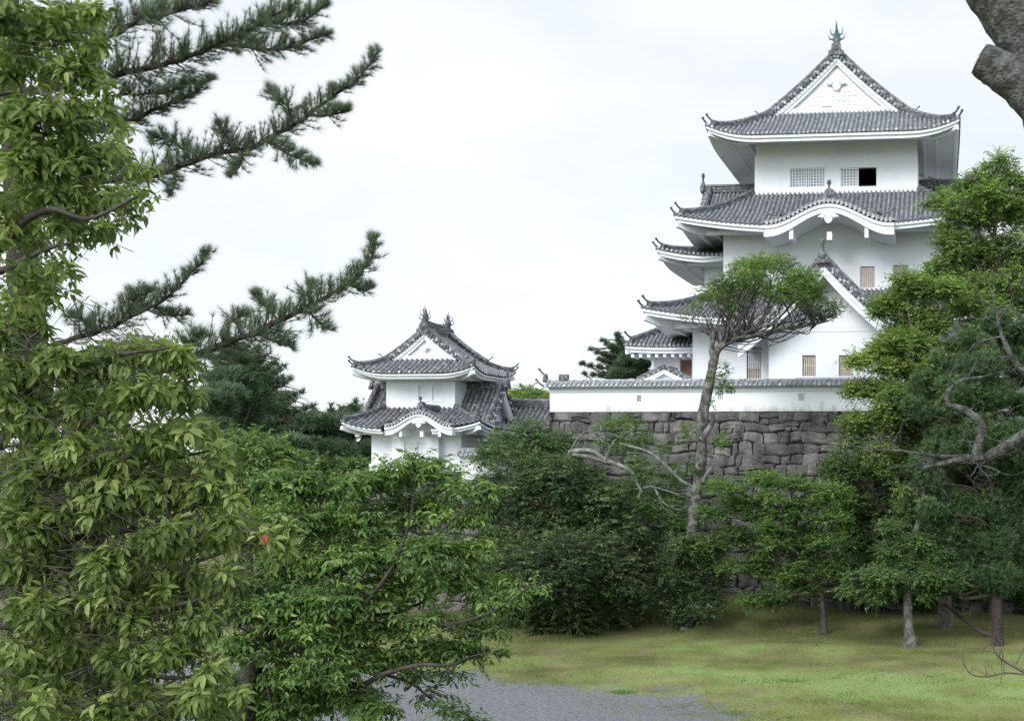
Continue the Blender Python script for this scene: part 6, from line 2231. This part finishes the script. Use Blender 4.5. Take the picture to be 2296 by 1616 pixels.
def twigs(src, n, ln, r, bias, lv=2):
    for i in range(n):
        s = src[g.integers(len(src) // 4, len(src))]
        d = nrmz(np.array(bias) + g.normal(size=3) * np.array([0.7, 0.5, 0.6]))
        l = ln * (0.5 + 0.8 * g.random())
        p = [s]
        for q in range(4):
            d = nrmz(d + g.normal(size=3) * 0.28)
            p.append(p[-1] + d * l / 4)
        q = catmull(np.array(p), 3)
        tube(w_, q, np.linspace(r, r * 0.3, len(q)), 5, cap=False)
        if lv:
            twigs(q, 2, ln * 0.55, r * 0.6, d, lv - 1)


twl = px_line([(2165, 1022), (2100, 1022), (2019, 1010), (1970, 1008), (1916, 1000)], 7.5, 4)
tube(w_, twl, np.linspace(0.014, 0.004, len(twl)), 6)
twigs(twl, 9, 0.26, 0.005, (-0.6, 0, 0.15))
twigs(lb[12:], 12, 0.30, 0.006, (-0.7, 0, 0.05))
twigs(lb3, 4, 0.3, 0.006, (0.3, 0, 0.8))
twigs(lb4, 12, 0.32, 0.007, (-0.4, 0, 0.5))
twigs(lb2, 3, 0.3, 0.007, (0.1, 0, 0.7))
w_.build('trunk', M_BARK_LICHEN, bt)
m = MB()
th = np.linspace(0, 2 * pi, 22, endpoint=False)
ax_ = nrmz(stp[-1] - stp[-2])
sx_ = nrmz(np.cross(ax_, UPV))
sy_ = np.cross(sx_, ax_)
cen = stp[-1] + ax_ * 0.004
wb = 1 + 0.05 * g.normal(size=22)
R1 = np.array([cen + (sx_ * cos(a) + sy_ * sin(a)) * 0.083 * w2 for a, w2 in zip(th, wb)])
R2 = np.array([cen + ax_ * 0.006 + (sx_ * cos(a) + sy_ * sin(a)) * 0.03 + g.normal(size=3) * 0.004 for a in th])
m.add(np.vstack([R1, R2, [cen - ax_ * 0.01]]), [(i, (i + 1) % 22, 22 + (i + 1) % 22, 22 + i) for i in range(22)] + [(22 + i, 22 + (i + 1) % 22, 44) for i in range(22)])
m.build('sawn_end', mat('weathered_cut_wood', (0.33, 0.27, 0.25), 0.85, (22, (0.20, 0.15, 0.14), 0.45, 0.65), (30, 0.5, 0.01)), bt)

# leafless twigs low at the right edge
g = np.random.default_rng(56)
sb = atD(2460, 1500, 9.5)
sb[2] = float(ground(sb[0], sb[1])) - 0.05
ds = plant('bare_shrub', 'leafless thin brown twigs poking in low at the right edge over the lawn', 'bare shrub', tuple(sb))
w_ = MB()
q0 = np.vstack([sb[None], px_line([(2420, 1570), (2350, 1530), (2296, 1505), (2262, 1487), (2240, 1472), (2228, 1455), (2224, 1440)], 9.5, 4)])
tube(w_, q0, np.linspace(0.02, 0.004, len(q0)), 6)
q1 = px_line([(2310, 1512), (2255, 1508), (2215, 1516), (2180, 1512), (2164, 1492), (2158, 1462)], 9.4, 4)
tube(w_, q1, np.linspace(0.009, 0.003, len(q1)), 5)
q2 = px_line([(2275, 1493), (2288, 1470), (2296, 1452), (2310, 1440)], 9.5, 4)
tube(w_, q2, np.linspace(0.008, 0.003, len(q2)), 5)
twigs(q0[8:], 8, 0.22, 0.004, (-0.5, 0, 0.3), 1)
twigs(q1, 7, 0.16, 0.003, (-0.4, 0, 0.2), 1)
w_.build('stems', bark('twig_bark', (0.075, 0.050, 0.042), (0.13, 0.10, 0.085), 8), ds)

# ------------------------------------------------------------------ grass, weeds, rocks
g = np.random.default_rng(61)
M_BLADE = leaf_mat('grass_blade', (0.080, 0.115, 0.032), (0.185, 0.240, 0.068), (0.300, 0.280, 0.145), 0.7, 0.3, 0.15)
f = MB()
n = 330000
bxp = X(850, 45)
Yb_ = 36 + 25 * g.random(n) ** 1.5
Xb_ = -24 + 28 * g.random(n)
eY = np.interp(Xb_, E[:, 0], E[:, 1])
nz_ = np.array([mnoise.noise((a * 0.35, b * 0.5, 2.0)) for a, b in zip(Xb_, Yb_)])
sel = (Yb_ > eY - 0.2 - 2.2 * (g.random(n) ** 3.5) * (1 + 1.8 * (Xb_ > -13))) & (g.random(n) < 0.5 + 0.9 * nz_)
Xb_, Yb_, nz_ = Xb_[sel], Yb_[sel], nz_[sel]
P = np.stack([Xb_, Yb_, ground(Xb_, Yb_) - 0.005], 1)
A = nrmz(g.normal(size=P.shape) * np.array([0.55, 0.55, 0.1]) + UPV)
Nz = g.normal(size=P.shape) * np.array([1, 1, 0.1])
T_BLADE = (np.array([(0, 0.5, 0), (0, -0.5, 0), (1, 0, 0)]), np.array([(0, 1, 2)]))
instances(f, T_BLADE, P, A, Nz, (0.03 + 0.05 * g.random(len(P))) * (1 + 0.9 * (np.array([mnoise.noise((q * 1.3, r * 1.3, 3.0)) for q, r in zip(Xb_, Yb_)]) > 0.25)), 0.020, np.clip(0.45 + 0.75 * np.array([mnoise.noise((q * 0.22, r * 0.5, 9.0)) for q, r in zip(Xb_, Yb_)]) + 0.3 * nz_ + 0.16 * g.normal(size=len(P)), 0, 1))
tag(f.build('grass', M_BLADE), kind='stuff')
# loose stones of the gravel
M_PEB = mat('loose_gravel', (0.17, 0.175, 0.19), 0.9, (9, (0.085, 0.088, 0.095), 0.4, 0.62))
npb = 45000
Xp = -24 + 22 * g.random(npb)
Yp = 35 + 15 * g.random(npb)
s_ = Yp < np.interp(Xp, E[:, 0], E[:, 1]) - 0.1 + g.normal(size=npb) * 0.35
Xp, Yp = Xp[s_], Yp[s_]
T_PEB = (np.array([(-0.5, -0.4, 0), (0.5, -0.35, 0), (0.1, 0.55, 0), (0.05, -0.05, 0.5)]), np.array([(0, 1, 3), (1, 2, 3), (2, 0, 3)]))
th = g.random(len(Xp)) * 6.28
f = MB()
sz = 0.02 + 0.04 * g.random(len(Xp)) ** 2
instances(f, T_PEB, np.stack([Xp, Yp, ground(Xp, Yp) + 0.006], 1), np.stack([np.cos(th), np.sin(th), 0 * th], 1), np.tile(UPV, (len(Xp), 1)), sz, sz, 0.5)
tag(f.build('gravel', M_PEB), kind='stuff')
# weeds on the gravel
for i, (px, py, r, nn, lab) in enumerate(((1398, 1552, 0.55, 420, 'bright green weed tuft spreading on the grey gravel'),)):
    c = ground_hit(px, py)
    f = MB()
    ang, rr = g.random(nn) * 6.28, r * g.random(nn) ** 0.7
    P = np.stack([c[0] + np.cos(ang) * rr, c[1] + np.sin(ang) * rr * 0.6, np.zeros(nn)], 1)
    P[:, 2] = ground(P[:, 0], P[:, 1])
    A = nrmz(g.normal(size=P.shape) * np.array([0.8, 0.8, 0.1]) + UPV)
    instances(f, T_DIA, P, A, g.normal(size=P.shape), 0.07, 0.03, np.clip(0.55 + 0.2 * g.normal(size=nn), 0, 1))
    th = np.linspace(0, 2 * pi, 16, endpoint=False)
    f.add([(c[0] + cos(q) * r * 0.8, c[1] + sin(q) * r * 0.45, float(ground(c[0], c[1])) + 0.012) for q in th], [tuple(range(16))], var=0.3)
    tag(f.build('weed', M_L_MAPLE), lab, 'weed')


def rock(px, py, s, label, seed):
    import bmesh
    c = ground_hit(px, py)
    bm = bmesh.new()
    bmesh.ops.create_icosphere(bm, subdivisions=3, radius=1)
    for v in bm.verts:
        k = 1 + 0.35 * mnoise.noise(v.co * 1.3 + Vector((seed, 0, 0))) + 0.12 * mnoise.noise(v.co * 4)
        v.co = Vector((v.co.x * s * k * 1.3, v.co.y * s * k, max(v.co.z, -0.3) * s * k * 0.6))
    me = bpy.data.meshes.new('rock')
    bm.to_mesh(me)
    bm.free()
    a = me.attributes.new('var', 'FLOAT', 'POINT')
    a.data.foreach_set('value', np.full(len(me.vertices), 0.8, np.float32))
    o = link('rock', me, M_STONE)
    o.location = (c[0], c[1], float(ground(c[0], c[1])))
    tag(o, label, 'rock')


rock(1535, 1409, 0.22, 'grey rock lying on the mound right of the big dark tree', 3)
rock(1492, 1368, 0.26, 'half buried rock close to the foot of the bushy shrub', 8)
rock(1305, 1416, 0.14, 'small pale stone in the shade under the big dark tree', 5)
